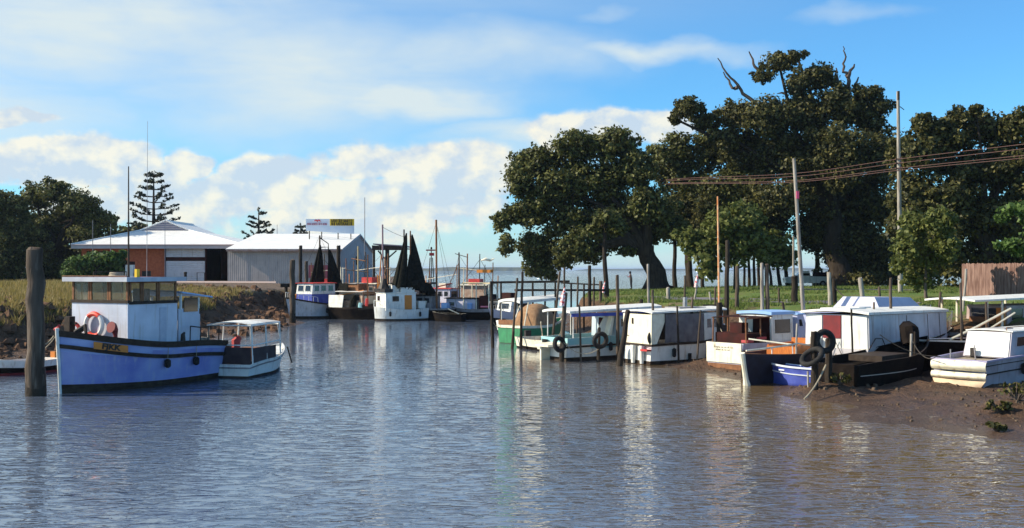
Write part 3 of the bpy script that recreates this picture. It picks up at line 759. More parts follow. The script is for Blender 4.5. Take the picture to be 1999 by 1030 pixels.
# ---------------------------------------------------------------- the big blue workboat
def blue_boat():
    L = 6.4; h = Vector((-.43, -.903, 0)).normalized()
    stem = Vector((*P2(119, 34.7), 0)); c = stem-h*L/2
    t = thing('workboat', 'blue and white wooden workboat with high windowed wheelhouse and orange registration board', 'boat', c, math.atan2(h.y, h.x), BG)
    H = Hull(L, 3.3, 1.95, 1.42, 1.28, draft=.5, tr=.80, wl=.84, rake=.12, um=.42, bowfull=3.1, fin=.45)
    H.shell(t, [(.24, antif), (1.16, blueh), (9, mat('light_blue_band', (.36, .43, .70), .5, (.28, .34, .64), 2, .5))], bul=.12, capm=rail)
    H.strake(t, rail, dz=.10, h=.20, w=.055)
    H.strake(t, rail, 'lower_strake', dz=-.34, h=.13, w=.06)
    MB().tube([H.pt(1, 1, z)+Vector((.03, 0, 0)) for z in (-.2, .3, .9, 1.5, 2.12)], [.05, .05, .055, .06, .06], 8).build('stem_post', white, t, True)
    # registration board on the port bow and its twin on the other bow
    for side in (1, -1):
        bd = MB(); mid = None
        a, b = H.pt(.90, side, H.z(.9)-.13), H.pt(.76, side, H.z(.76)-.13)
        up = Vector((0, 0, -.23)); nrm = (b-a).cross(up).normalized()*(side if (b-a).cross(up).y*side*side > 0 else 1)
        if nrm.y*side < 0: nrm = -nrm
        a2 = H.pt(.90, side, a.z-.1)
        off = nrm*.06
        bd.prism([a+off, b+off, b+up+off, a+up+off], nrm*.03)
        o = bd.build('registration_board', orangeflat, t)
        ctr = (a+b+up)/2+off+nrm*.034
        ex = (b-a).normalized()*(1 if side > 0 else -1)
        if side < 0: ex = (a-b).normalized()*1
        ez = nrm; ey = ez.cross(ex)
        if ey.z < 0: ex = -ex; ey = -ey
        rot = Matrix((ex, ey, ez)).transposed().to_euler()
        text('lettering', 'FJKK', .25, blackm, o, ctr, rot, .006, 1.15, .012)
    # wheelhouse: solid lower walls, glazed upper part on timber posts, flat roof
    W_, x1, x0 = 1.27, 1.60, -.70; zd = 1.38; zs = 2.88; zt = 3.62
    mb = MB()
    mb.b2(x1-.05, x1, -W_, W_, zd, zs); mb.b2(x0, x1-.05, W_-.05, W_, zd, zs-.04); mb.b2(x0, x1-.05, -W_, -W_+.05, zd, zs-.04); mb.b2(x0, x0+.05, -W_+.05, W_-.05, zd, zs-.06)
    wh = mb.build('wheelhouse', mat('wheelhouse_white', (.62, .64, .72), .45, (.50, .52, .60), 1.4, .5, streak=(.40, .36, .32), ribs=('Z', .9, .5)), t)
    MB().b2(x1-.08, x1+.03, -W_-.03, W_+.03, zs, zs+.10).b2(x0, x1-.08, W_-.06, W_+.03, zs-.04, zs+.06).b2(x0, x1-.08, -W_-.03, -W_+.06, zs-.04, zs+.06).build('window_sill', rail, t)
    g = bpy.data.materials.new('wheelhouse_glass'); g.use_nodes = True; gn = g.node_tree.nodes; gb = gn['Principled BSDF']
    gb.inputs['Base Color'].default_value = (.16, .13, .08, 1); gb.inputs['Roughness'].default_value = .08; gb.inputs['Alpha'].default_value = .42
    frames = []
    def win(p, q, nrm):
        p, q = Vector(p), Vector(q); d = (q-p).normalized(); nrm = Vector(nrm)
        f = MB(); s_ = .07
        for a, b in ((p, p+d*s_), (q-d*s_, q)):
            f.prism([a, b, b+Vector((0, 0, zt-zs-.06)), a+Vector((0, 0, zt-zs-.06))], nrm*.05)
        f.prism([p+d*s_+Vector((0, 0, zt-zs-.13)), q-d*s_+Vector((0, 0, zt-zs-.13)), q-d*s_+Vector((0, 0, zt-zs-.06)), p+d*s_+Vector((0, 0, zt-zs-.06))], nrm*.045)
        fo = f.build('window', timber, t)
        MB().prism([p+d*s_+nrm*.02, q-d*s_+nrm*.02, q-d*s_+nrm*.02+Vector((0, 0, zt-zs-.13)), p+d*s_+nrm*.02+Vector((0, 0, zt-zs-.13))], nrm*.008).build('pane', g, fo)
    ys = [-W_, -.45, .42, W_]
    for a, b in zip(ys[:-1], ys[1:]): win((x1-.05, a+.01, zs+.1), (x1-.05, b-.01, zs+.1), (1, 0, 0))
    xs_ = [x1-.08, .95, .2, x0+.02]
    for a, b in zip(xs_[:-1], xs_[1:]):
        win((a-.01, W_-.05, zs+.06), (b+.01, W_-.05, zs+.06), (0, 1, 0)); win((a-.01, -W_+.05, zs+.06), (b+.01, -W_+.05, zs+.06), (0, -1, 0))
    MB().b2(x0-.1, x1-.25, -.75, .75, zd, zs-.3).b2(x0+.3, x0+.5, -.3, .3, zs-.3, zs+.45).build('helm_seat', darkin, t)
    MB().b2(x1-.13, x1-.10, -1.15, -.98, zs+.1, zt-.1).b2(x1-.13, x1-.10, -.85, -.66, zs+.1, zt-.1).build('curtain', cream, t)
    r = MB(); r.b2(x0-.25, x1+.20, -W_-.16, W_+.16, zt+.06, zt+.12); r.build('roof', lilac, t)
    r = MB(); r.b2(x1+.20, x1+.24, -W_-.2, W_+.2, zt-.02, zt+.13); r.b2(x0-.25, x1+.2, W_+.16, W_+.20, zt-.02, zt+.13); r.b2(x0-.25, x1+.2, -W_-.2, -W_-.16, zt-.02, zt+.13); r.build('roof_fascia', mat('grey_white_paint', (.50, .52, .56), .6, (.4, .4, .45), 3), t)
    line(t, [(x1+.24, -W_-.2, zt+.16), (x1+.24, W_+.2, zt+.16)], .018, timber, 'handrail')
    # aft shelter
    mb = MB(); mb.b2(-2.0, x0-.25, W_-.22, W_-.17, zd-.25, 2.62).b2(-2.0, x0-.25, -W_+.17, -W_+.22, zd-.25, 2.62).b2(-2.05, -2.0, -W_+.17, W_-.17, zd-.25, 2.4)
    mb.build('aft_cabin', wh.data.materials[0], t)
    slab(t, -2.55, x0-.22, 1.25, 1.3, 2.98, 3.18, .05, paleblue, 'aft_roof', .04)
    posts(t, [((-1.95, s_*1.1, 2.6), (-1.95, s_*1.1, 3.0)) for s_ in (1, -1)]+[((x0-.35, s_*1.1, 2.6), (x0-.35, s_*1.1, 3.15)) for s_ in (1, -1)], .05, white)
    MB().b2(-1.9, -1.2, 1.10, 1.13, 2.5, 3.0).build('aft_window', glassd, t)
    # foredeck gear
    lb = MB(); c0 = Vector((x1+.12, -.12, 2.15))
    lo = lb.ring(c0, .37, .075, (1, 0, 0), 32, 8).build('lifebuoy', liferw, t, True)
    for a in (R(50), R(230)):
        MB().ring(c0+Vector((.004, 0, 0)), .37, .082, (1, 0, 0), 12, 8, a, a+R(80)).build('lifebuoy_band', lifer, lo, True)
    MB().box((2.35, -.55, 1.95), (.24, .24, 1.0)).box((2.35, -.55, 2.22), (.08, .62, .07)).build('mooring_bitt', rail, t)
    cw = MB(); cw.tube([(1.95, 1.08, 1.5), (1.95, 1.08, 1.85), (1.97, 1.08, 2.0), (2.05, 1.06, 2.1), (2.13, 1.06, 2.12)], [.07, .07, .11, .17, .19], 12); cw.build('ventilator', maroon, t, True)
    MB().tube([(2.45, -.1, 1.7), (2.45, -.1, 1.95), (2.3, .1, 2.12), (2.4, .25, 1.9)], [.12, .12, .1, .05], 8).build('winch', blackm, t, True)
    MB().ring((1.85, -.9, 1.98), .2, .07, (1, .2, 0), 16, 6).build('fender', redp, t, True)
    MB().tube([(-.9, 1.35, 1.5), (-.9, 1.35, 1.72), (-.95, 1.38, 1.8)], [.09, .07, .03], 8).build('bollard', blackm, t, True)
    pts = [(-1.2, 1.42, 2.0), (-1.75, 1.4, 1.93), (-2.2, 1.36, 1.95), (-2.9, 1.25, 1.93)]
    rl = MB(); rl.tube(pts, .022, 5)
    for p in pts: rl.tube([(p[0], p[1]-.03, 1.25), p], .02, 5)
    rl.build('side_rail', rail, t)
    line(t, [(3.0, -.5, 2.05), (3.12, -.2, 2.12), (3.28, 0, 2.2)], .05, redp, 'bow_roller')
    MB().b2(-2.9, -2.3, -.8, .8, 1.2, 1.5).build('engine_box', deckm, t)
    line(t, [(.2, .3, zt+.12), (.2, .3, zt+.4)], .09, yellow, 'roof_lamp')
    line(t, [(.2, -.1, zt+.12), (.18, -.12, 5.0), (.17, -.13, 7.6)], [.04, .03, .018], postm, 'mast', 8)
    line(t, [(-.2, .35, zt+.1), (-.22, .35, 6.6), (-.23, .36, 9.2)], [.012, .010, .006], greyh, 'aerial', 5)
    line(t, [(-.5, .9, zt+.1), (-.5, .9, 7.0)], [.012, .006], greyh, 'aerial', 5)
    anchor_rope(t, (3.2, -.1, 2.0), (3.35, -1.0, 1.3), .15, .02, ropem)
    fenders(t, H, (.30, .52), 1, rubber, 'tyre_fender', .11, .3)
    MB().b2(-.15, .15, W_-.02, W_+.03, 1.5, 2.7).build('side_door', mat('door_grey', (.48, .50, .58), .6, (.4, .42, .5), 3), t)
    MB().tube([(x0+.3, -.8, zt+.12), (x0+.3, -.8, zt+.3), (x1-.5, -.8, zt+.3), (x1-.5, -.8, zt+.12)], .018, 5).build('roof_rail', rail, t, True)
    MB().ring((.55, -.3, zt+.17), .22, .05, (0, 0, 1), 14, 6).ring((.55, -.3, zt+.25), .2, .045, (0, 0, 1), 14, 6).build('rope_coil', ropem, t, True)
    return t
blue_boat()

def small_launch():
    t, L = boat_root('open_launch', 'small white open launch with a pipe awning frame, tied astern of the blue workboat', (546, 44.2), (461, 40.4), 4.6, BG)
    H = Hull(4.6, 2.05, .98, .62, .50, draft=.3, tr=.92, wl=.86, rake=.25, um=.35, bowfull=2.1)
    H.shell(t, [(.07, antif), (9, white)], bul=.42, capm=white, deck=darkin)
    H.strake(t, greyh, dz=-.10, h=.05, w=.03)
    # dark sheets stand in for the open cockpit's dark interior
    MB().b2(-2.15, -2.12, -.86, .86, .5, 1.12).b2(-2.1, -.1, -.93, -.90, .55, 1.1).b2(-2.1, -.1, .90, .93, .55, 1.1).build('cockpit_dark_sheet', mat('cockpit_dark', (.045, .03, .032), .9, (.07, .05, .05), 3), t)
    MB().prism([(-.05, -.9, .62), (-.05, .9, .62), (1.0, .72, .72), (1.85, .25, .86), (1.85, -.25, .86), (1.0, -.72, .72)], (0, 0, .04)).build('foredeck', white, t)
    fr = []
    for x in (-2.1, -.9, .35):
        for s in (1, -1): fr.append(((x, s*.92, .5), (x+.02, s*.86, 1.92)))
    posts(t, fr, .028, white)
    rr = MB(); ring = [(-2.15, -.88, 1.93), (-2.15, .88, 1.93), (.4, .86, 1.95), (.75, .6, 1.86), (.75, -.6, 1.86), (.4, -.86, 1.95), (-2.15, -.88, 1.93)]
    rr.tube(ring, .03, 6); rr.build('awning_frame', white, t, True)
    slab(t, -2.12, -.9, .84, .84, 1.95, 1.97, .03, white, 'awning', .08); slab(t, -.86, .4, .84, .82, 1.97, 1.96, .03, mat('faded_grey_canvas', (.5, .47, .44), .9), 'awning', .06)
    line(t, [(-2.12, -.9, 1.2), (-2.12, .9, 1.2)], .025, white, 'grab_rail'); line(t, [(-2.12, .92, 1.2), (.35, .9, 1.25)], .025, white, 'grab_rail'); line(t, [(-2.12, -.92, 1.2), (.35, -.9, 1.25)], .025, white, 'grab_rail')
    line(t, [(.75, .6, 1.86), (1.0, .62, 1.1)], .022, white, 'grab_rail'); line(t, [(.75, -.6, 1.86), (1.0, -.62, 1.1)], .022, white, 'grab_rail')
    MB().b2(-.4, .2, -.45, .45, .5, .98).build('engine_box', timber, t)
    MB().tube([(-1.2, .2, .9), (-1.2, .2, 1.3), (-1.1, .1, 1.45)], [.16, .18, .1], 8).build('canvas_bag', clothr, t, True)
    line(t, [(2.15, -.4, .85), (2.25, -.55, .2)], .03, rail, 'fender')
    return t
small_launch()

def dinghy():
    t, L = boat_root('dinghy', 'small white rowing dinghy with orange trim behind the tall left pile', (-8, 40.3), (96, 42.5), 2.6, BG)
    H = Hull(2.6, 1.25, .66, .50, .52, draft=.2, tr=.8, wl=.8, rake=.2)
    H.shell(t, [(.07, maroon), (.30, blackh), (9, white)], bul=.3, capm=cream, deck=orangep)
    MB().b2(-.4, -.1, -.5, .5, .38, .42).b2(.5, .7, -.38, .38, .40, .44).build('thwart', orangep, t)
    MB().b2(-1.45, -1.30, -.12, .12, .05, .75).build('outboard', orangeflat, t)
    return t
dinghy()
# ================================================================ trawlers on the far left side of the creek
def net_cone(root, x, y, zt, zb, r, lean=(0, 0)):
    """a trawl net hoisted by its cod end to dry: long gathered folds widening downwards"""
    mb = MB(); n = 22; rows = 9; vs = []; fs = []
    rnd = random.Random(int(x*100+y*10+zt*7))
    ph = [rnd.uniform(0, 6.28) for _ in range(4)]
    for i in range(rows+1):
        t = i/rows; z = zt+(zb-zt)*t; rr = .05+r*t**.85
        for k in range(n):
            a = 2*PI*k/n; q = rr*(1+.16*math.sin(3*a+ph[0]+t*2)+.12*math.sin(7*a+ph[1])+.05*math.sin(11*a+ph[2]))
            vs.append((x+lean[0]*t+q*math.cos(a), y+lean[1]*t+q*math.sin(a), z+.12*t*math.sin(5*a+ph[3])))
    for i in range(rows):
        for k in range(n): fs.append((i*n+k, i*n+(k+1) % n, (i+1)*n+(k+1) % n, (i+1)*n+k))
    mb.add(vs, fs); return mb.build('hoisted_net', netm, root, True)

def trawler_a():
    t, L = boat_root('trawler', 'white prawn trawler with a royal blue band under its wheelhouse windows and a red roof', (566, 86.5), (664, 92), 7.6, BG)
    H = Hull(L, 2.9, 1.75, 1.10, 1.05, draft=.5, tr=.8, wl=.85, rake=.5)
    H.shell(t, [(.18, antif), (9, mat('trawler_white', (.62, .62, .64), .5, (.5, .49, .5), 2, .5, streak=(.3, .22, .16)))], bul=.35, capm=rail)
    H.strake(t, rail, dz=.05, h=.12)
    bow_rail(t, H, .72, .45, white); fenders(t, H, (.3, .6), 1, rubber)
    cabin(t, -.6, 2.1, 1.05, .85, 1.0, 2.0, navy, None, name='wheelhouse_base')
    cabin(t, -.6, 2.1, 1.05, .85, 2.0, 2.85, white, redp, over=.14, rf=.12, wins=[('P', .08, .3, .25, .85), ('P', .36, .6, .25, .85), ('P', .68, .92, .25, .85), ('F', .08, .46, .25, .85), ('F', .54, .92, .25, .85), ('S', .1, .45, .25, .85), ('S', .55, .9, .25, .85)], name='wheelhouse')
    line(t, [(-.9, -.9, 1), (-.95, -.9, 6.9)], .07, rail, 'mast'); line(t, [(-.95, -.9, 5.9), (-1.35, -.3, 5.9), (-1.4, -.3, 3)], .05, rail, 'gantry'); line(t, [(-.95, -.9, 6.7), (-1.35, -.3, 6.2), (-1.35, -.3, 5.9)], .04, rail, 'gantry')
    net_cone(t, -1.0, -.9, 6.1, 2.0, .66, (.25, -.3)); net_cone(t, -1.45, -.25, 5.7, 1.5, .75, (-.5, .4))
    for x in (-2.9, -3.3): MB().box((x, .5, 1.7), (.1, .9, 1.1), Matrix.Rotation(R(12), 3, 'X')).build('otter_board', timber, t)
    MB().b2(-3.2, -2.3, -.5, .5, 1.0, 1.6).build('sorting_tray', greyh, t)
    line(t, [(3.5, 0, 1.7), (3.5, 0, 2.3)], .04, white, 'bow_rail'); MB().tube([(3.3, .1, 1.75), (3.45, .25, 2.0)], .12, 6).build('anchor_winch', orangeflat, t)
    for p in ((-.95, -.9, 6.9),): 
        anchor_rope(t, p, (3.5, 0, 2.0), .1, .012, roped, 'stay'); anchor_rope(t, p, (-3.6, 0, 1.4), .1, .012, roped, 'stay')
def trawler_b():
    t, L = boat_root('trawler', 'brown timber trawler with dark hull, orange poles and a tall yellow mast full of rigging', (742, 86), (664, 88.5), 4.8, BG)
    H = Hull(L, 2.6, 1.45, .95, 1.15, draft=.5, tr=.85, wl=.8, rake=.45)
    H.shell(t, [(.85, blackh), (9, rail)], bul=.3, capm=cream)
    MB().prism([(-2.1, -1.22, .95), (-.5, -1.32, .95), (-.35, -1.30, 1.95), (-2.1, -1.2, 1.95)], (0, .05, 0)).build('splash_board', white, t)
    cabin(t, -1.2, 1.2, .95, .8, .95, 2.2, mat('weathered_cabin', (.50, .36, .26), .7, (.32, .18, .11), 4, .5, streak=(.6, .55, .46)), mat('pale_roof', (.6, .56, .52), .6), over=.25, wins=[('P', .05, .3, .45, .85), ('P', .38, .62, .45, .85), ('P', .7, .95, .45, .85), ('F', .1, .45, .45, .85), ('F', .55, .9, .45, .85), ('S', .1, .9, .45, .85)], framem=timber)
    MB().b2(-.9, .6, -.6, .6, 2.3, 2.85).build('fly_bridge', timber, t); MB().b2(-.7, .4, -.7, .7, 2.85, 2.9).build('fly_bridge_roof', greyh, t)
    line(t, [(0, 0, 2.2), (0, 0, 5.9)], .06, mat('yellow_mast', (.55, .42, .22), .6), 'mast'); line(t, [(-.7, 0, 4.9), (.8, 0, 4.7)], .04, timber, 'crosstree')
    line(t, [(1.6, .6, 1.2), (1.9, .7, 5.2)], .055, orangeflat, 'boom'); line(t, [(1.6, -.6, 1.2), (1.9, -.9, 5.2)], .055, timber, 'boom')
    line(t, [(2.1, 0, 1.4), (2.15, 0, 3.6)], .05, orangeflat, 'sampson_post')
    line(t, [(-1.0, -.7, 2.3), (-1.0, -.7, 4.2)], .04, cream, 'pole'); line(t, [(-1.4, 0, 4.0), (1.2, 0, 3.8)], .035, rail, 'boom'); line(t, [(-1.3, -.9, 1.9), (1.5, -.9, 2.35)], .035, orangeflat, 'side_rail'); MB().b2(.9, 1.5, -.6, .6, 1.2, 1.9).build('fish_bin', cream, t); MB().b2(-1.15, -.2, -.98, -.9, 2.3, 2.9).build('net_drum', netm, t)
    for a, b in (((0, 0, 5.8), (2.3, 0, 1.5)), ((0, 0, 5.8), (-2.3, .8, 1.2)), ((0, 0, 5.8), (-2.3, -.8, 1.2)), ((1.9, .7, 5.2), (0, 0, 3.2)), ((0, 0, 5.0), (1.0, 1.1, 1.2))): anchor_rope(t, a, b, .03, .012, roped, 'stay')
    MB().tube([(.3, -.95, 1.0), (.45, -1.0, 1.5), (.6, -1.0, 2.0)], [.3, .28, .1], 8).build('net_heap', netm, t, True)
    MB().tube([(1.1, -.9, .98), (1.15, -.9, 1.35)], [.2, .16], 8).build('fish_bin', aquap, t)
    MB().tube([(1.6, -.7, 1.1), (1.65, -.7, 1.7)], [.15, .12], 8).build('gas_bottle', redp, t, True)
def trawler_c():
    t, L = boat_root('trawler', 'white steel trawler with an orange cabin door and two tall black nets hoisted aft', (732, 84.5), (822, 86.5), 4.1, BG)
    H = Hull(L, 2.7, 1.1, .85, .95, draft=.5, tr=.9, wl=.9, rake=.1, bowfull=4, fin=.2)
    H.shell(t, [(.14, antif), (9, white)], bul=.25, capm=white)
    bow_rail(t, H, .6, .5, white); fenders(t, H, (.2, .8), 1, rubber)
    cabin(t, -1.0, 1.55, 1.05, 1.0, .8, 2.15, white, white, over=.06, wins=[('S', .12, .32, .05, .85, orangeflat), ('P', .62, .86, .05, .88, orangeflat), ('P', .2, .45, .5, .85), ('F', .15, .45, .5, .85)], crown=.02)
    MB().b2(.3, .9, -.7, .7, 2.15, 2.75).b2(-.9, .25, .3, 1.0, 2.15, 2.6).build('deck_locker', white, t)
    MB().b2(1.0, 1.7, -1.1, 1.1, 2.25, 2.5).tube([(1.3, 0, 2.5), (1.3, 0, 3.3)], [.5, .12], 8).build('black_winch_cover', blackm, t)
    MB().b2(-1.9, -1.3, -.9, .9, .9, 1.5).build('fish_tank', white, t)
    MB().tube([(-1.0, -1.2, 2.75), (-.2, 0, 3.0), (-1.2, 1.2, 2.8)], [.35, .45, .35], 8).tube([(-1.9, 1.0, 2.6), (-1.6, -.8, 2.75)], .38, 8).build('gathered_net', netm, t, True)
    line(t, [(-.4, .1, 2.1), (-.4, .1, 7.2)], .06, rail, 'mast'); line(t, [(-.95, .1, 2.1), (-.95, .1, 7.1)], .06, timber, 'mast')
    net_cone(t, -.45, .45, 6.9, 2.6, .52, (.6, .1)); net_cone(t, -.95, .4, 6.8, 2.4, .56, (-.5, .1)); net_cone(t, -.7, .6, 5.2, 2.5, .35, (.1, .1))
    line(t, [(.95, -.9, .9), (.98, -1.0, 7.6)], .07, mat('lilac_mast', (.30, .2, .22), .7), 'outrigger'); line(t, [(.55, -.9, .9), (.55, -.9, 5.3)], .05, timber, 'outrigger')
    for a, b in (((.98, -1.0, 7.4), (-.4, .1, 6.6)), ((-.95, .1, 6.9), (-2.1, 0, 2.8)), ((-.4, .1, 5), (1.8, 0, 2.4)), ((-.95, .1, 5.5), (-2.2, .5, 1.2))): anchor_rope(t, a, b, .05, .014, roped, 'stay')
    line(t, [(-2.1, .3, .9), (-2.15, .5, 1.5)], .12, cream, 'fender')
    line(t, [(1.5, 1.1, 3.0), (2.2, 1.2, 5.9)], .03, blackm, 'stay_post')
def trawler_d():
    t, L = boat_root('fishing_boat', 'dark hulled fishing boat with a tall bare brown mast beside the trawlers', (806, 87.5), (886, 86), 3.6, BG)
    H = Hull(L, 2.4, 1.35, .9, .95, draft=.4, tr=.8, wl=.8, rake=.4)
    H.shell(t, [(.8, blackh), (9, greyh)], bul=.25, capm=greyh)
    cabin(t, -.3, 1.2, .8, .7, .85, 1.9, greyh, blackh, over=.2, wins=[('P', .1, .45, .45, .85), ('P', .55, .9, .45, .85), ('F', .1, .9, .45, .85)])
    line(t, [(-.55, .3, .8), (-.5, .3, 8.0)], .085, timber, 'mast'); line(t, [(-.52, .3, 2.6), (-1.9, .3, 2.9)], .05, redp, 'boom')
    for b in ((1.9, 0, 1.4), (-1.9, .6, 1.0), (-1.9, -.6, 1.0)): anchor_rope(t, (-.5, .3, 7.8), b, .05, .012, roped, 'stay')
    MB().tube([(.2, 0, 2), (.3, .2, 2.5), (1.0, .2, 2.3)], [.5, .45, .2], 9).build('heaped_net', netm, t, True)
    MB().b2(-1.7, -1.2, .2, .8, .85, 1.35).build('blue_drum', paleblue, t)
def trawler_e():
    t, L = boat_root('fishing_boat', 'fishing boat with long white deckhouse and a yellow canopy on pale posts aft', (872, 88), (962, 86.5), 4.4, BG)
    H = Hull(L, 2.5, 1.25, .85, .9, draft=.4, tr=.85, wl=.8, rake=.4)
    H.shell(t, [(.62, blackh), (9, greyh)], bul=.2, capm=cream)
    cabin(t, -.7, 1.9, .9, .75, .8, 1.65, mat('pale_lilac_paint', (.55, .52, .6), .6, (.45, .42, .5), 2), blackh, over=.15, wins=[('P', .1, .3, .3, .7)])
    slab(t, -2.0, .4, .95, .95, 2.85, 2.85, .07, mat('yellow_canopy', (.78, .56, .22), .7, (.8, .7, .5), 2), 'canopy', .05)
    posts(t, [((x, s*.85, .8), (x, s*.85, 2.85)) for x in (-1.9, -.8, .3) for s in (1, -1)], .05, cream)
    MB().b2(-1.8, -1.0, -.7, .7, .8, 1.9).build('dark_locker', darkin, t)
    line(t, [(1.0, .1, 1.6), (1.05, .1, 5.4)], .06, rail, 'mast'); line(t, [(.3, .2, 2.9), (.25, .2, 5.3)], .055, timber, 'mast'); line(t, [(.25, .2, 5.0), (1.4, .1, 5.3)], .03, rail, 'crosstree')
    line(t, [(1.05, .1, 4.6), (1.9, .3, 2.6)], .03, timber, 'stay_pole')
    line(t, [(-1.2, .1, 2.9), (-1.25, .1, 4.4)], .03, rail, 'aerial_pole'); MB().b2(-1.8, -.6, -.3, .3, 3.75, 4.0).build('name_board', orangeflat, t)
    MB().tube([(-.9, .1, 4.75), (-1.3, .1, 4.85), (-1.7, .1, 4.75), (-2.1, .12, 4.9)], [.04, .12, .10, .02], 8).build('radar_scanner', cream, t, True)
    for b in ((2.1, 0, 1.3), (-2.1, .3, 1.0)): anchor_rope(t, (1.05, .1, 5.2), b, .05, .012, roped, 'stay')
    MB().tube([(-.3, 1.0, .9), (-.35, 1.1, 1.3)], .22, 8).build('blue_fish_bin', paleblue, t); line(t, [(-1.9, 1.0, 1.05), (-1.3, 1.15, 1.05)], .07, mat('pink_fender', (.7, .2, .25), .6), 'fender')
def trawler_f():
    t, L = boat_root('fishing_boat', 'rusty pink-grey fishing boat half hidden behind the dark hulled boat', (812, 97), (905, 95), 5.0, BG)
    H = Hull(L, 2.4, 1.5, 1.1, 1.1, draft=.4, tr=.85, wl=.85, rake=.4); pk = mat('rusty_pink_paint', (.45, .33, .33), .7, (.30, .16, .12), 4, .5, streak=(.55, .5, .5))
    H.shell(t, [(.3, blackh), (9, pk)], bul=.25, capm=redp)
    cabin(t, -1.4, .6, .9, .8, 1.05, 2.3, mat('pale_lilac_paint', (.55, .52, .6)), redp, over=.15, wins=[('P', .08, .3, .45, .85), ('P', .38, .62, .45, .85), ('P', .7, .92, .45, .85), ('A', .1, .9, .4, .85), ('F', .1, .9, .45, .85)])
    for x, h in ((-1.8, 4.4), (.9, 3.9), (1.6, 3.2)): line(t, [(x, .2, 1.1), (x+.05, .2, h)], .04, timber, 'pole')
    line(t, [(-1.8, .2, 3.6), (1.6, .2, 3.1)], .03, cream, 'boom'); MB().tube([(1.0, 0, 1.3), (1.3, .1, 1.9), (1.8, .2, 1.5)], [.4, .4, .2], 8).build('heaped_net', netm, t, True)
    MB().b2(-.8, -.1, -.5, .5, 2.4, 2.8).build('life_raft', cream, t)
def trawler_g():
    t, L = boat_root('trawler', 'brown fishing boat with a tan deckhouse squeezed behind the timber trawler', (680, 99), (762, 97), 4.6, BG)
    H = Hull(L, 2.4, 1.6, 1.2, 1.2, draft=.4, tr=.85, wl=.85, rake=.4); tn = mat('tan_paint', (.52, .38, .28), .7, (.34, .2, .14), 4, .5, streak=(.6, .56, .5))
    H.shell(t, [(.3, blackh), (9, timber)], bul=.25, capm=cream)
    cabin(t, -1.2, 1.2, .9, .8, 1.15, 2.7, tn, cream, over=.2, wins=[('P', .08, .3, .5, .85), ('P', .38, .62, .5, .85), ('P', .7, .92, .5, .85), ('F', .1, .9, .45, .85)])
    for x, h, m_ in ((-1.9, 5.2, timber), (-1.4, 4.4, cream), (.2, 5.6, rail), (1.5, 4.8, timber), (2.0, 3.6, orangeflat)): line(t, [(x, .2, 1.1), (x+.06, .2, h)], .045, m_, 'pole')
    line(t, [(-1.9, .2, 4.3), (1.6, .2, 3.9)], .03, cream, 'boom'); line(t, [(.2, .2, 5.0), (-1.9, .2, 2.4)], .02, rail, 'stay'); line(t, [(.2, .2, 5.3), (2.0, .2, 2.2)], .02, rail, 'stay')
    MB().b2(-.6, .5, -.5, .5, 2.8, 3.3).build('life_raft', redp, t); MB().b2(1.3, 1.9, -.7, .7, 1.3, 1.9).build('net_drum', netm, t)
    return t
def dark_dory():
    t, L = boat_root('dory', 'dark cluttered dory wedged between the houseboat bow and the grey launch', (1432, 49.5), (1376, 47.4), 3.0, BG, z=.1)
    H = Hull(L, 1.5, .95, .75, .75, draft=.25, tr=.85, wl=.8, rake=.25); H.shell(t, [(9, rail)], bul=.3, capm=greyh)
    MB().tube([(-1.0, 0, .8), (-.9, .1, 1.5), (-1.1, .2, 1.8)], [.3, .28, .1], 8).build('black_tarpaulin', blackm, t, True)
    MB().tube([(-.2, -.2, .7), (-.15, -.2, 1.35), (0, -.15, 1.6)], [.22, .2, .08], 8).build('canvas_bag', greyc, t, True)
    MB().b2(.2, .8, -.4, .3, .6, 1.05).build('crate', timber, t); MB().tube([(.5, 0, 1.05), (.5, .05, 1.45)], .12, 8).build('white_drum', white, t, True)
    for x in (-1.2, .1, 1.0): line(t, [(x, .4, .7), (x+.05, .4, 2.1)], .025, timber, 'pole')
def work_skiff():
    t, L = boat_root('skiff', 'black work skiff lying across the sterns of the fishing boats', (850, 83.5), (905, 82.8), None, BG)
    H = Hull(L, 1.4, .75, .6, .6, draft=.2, tr=.85, wl=.8, rake=.25)
    H.shell(t, [(9, blackh)], bul=.3, capm=cream); line(t, [(-.9, .3, .6), (-.1, .6, 1.0)], .04, cream, 'oar')
tg = trawler_g()
for px, d, rz, lab in ((790, 100, R(15), 'brown fishing boat with bare poles behind the tall hoisted nets'), (930, 99, R(-20), 'brown fishing boat with bare poles behind the yellow canopied boat'), (640, 101, R(170), 'brown fishing boat with bare poles behind the first pair of hoisted nets')):
    dup(tg, (X(px, d), d, -.15), rz, lab)
for f in (trawler_f, work_skiff, dark_dory, trawler_a, trawler_b, trawler_c, trawler_d, trawler_e): f()

# ================================================================ boats at the centre
def far_cruiser():
    t, L = boat_root('cabin_cruiser', 'pale lilac cabin cruiser with dark hull behind the jetty rails', (962, 76), (1064, 80), 4.2, BG)
    H = Hull(L, 2.2, 1.25, .85, .8, draft=.35, tr=.85, wl=.82, rake=.4)
    H.shell(t, [(.5, blackh), (9, mat('dusty_lilac_hull', (.50, .48, .56), .6, (.4, .38, .45), 2))], bul=.2)
    bow_rail(t, H, .6); fenders(t, H, (.3, .6), 1)
    cabin(t, -1.0, 1.1, .85, .7, .8, 1.75, white, white, rf=.25, wins=[('P', .1, .45, .4, .85), ('P', .55, .9, .4, .85), ('F', .1, .9, .4, .85), ('S', .1, .45, .4, .85), ('S', .55, .9, .4, .85)])
    MB().b2(.2, .8, -.5, .5, 1.8, 2.35).build('cuddy', darkin, t)
    line(t, [(-2, -.8, 1.6), (1.8, -.6, 1.7)], .03, white, 'hand_rail')
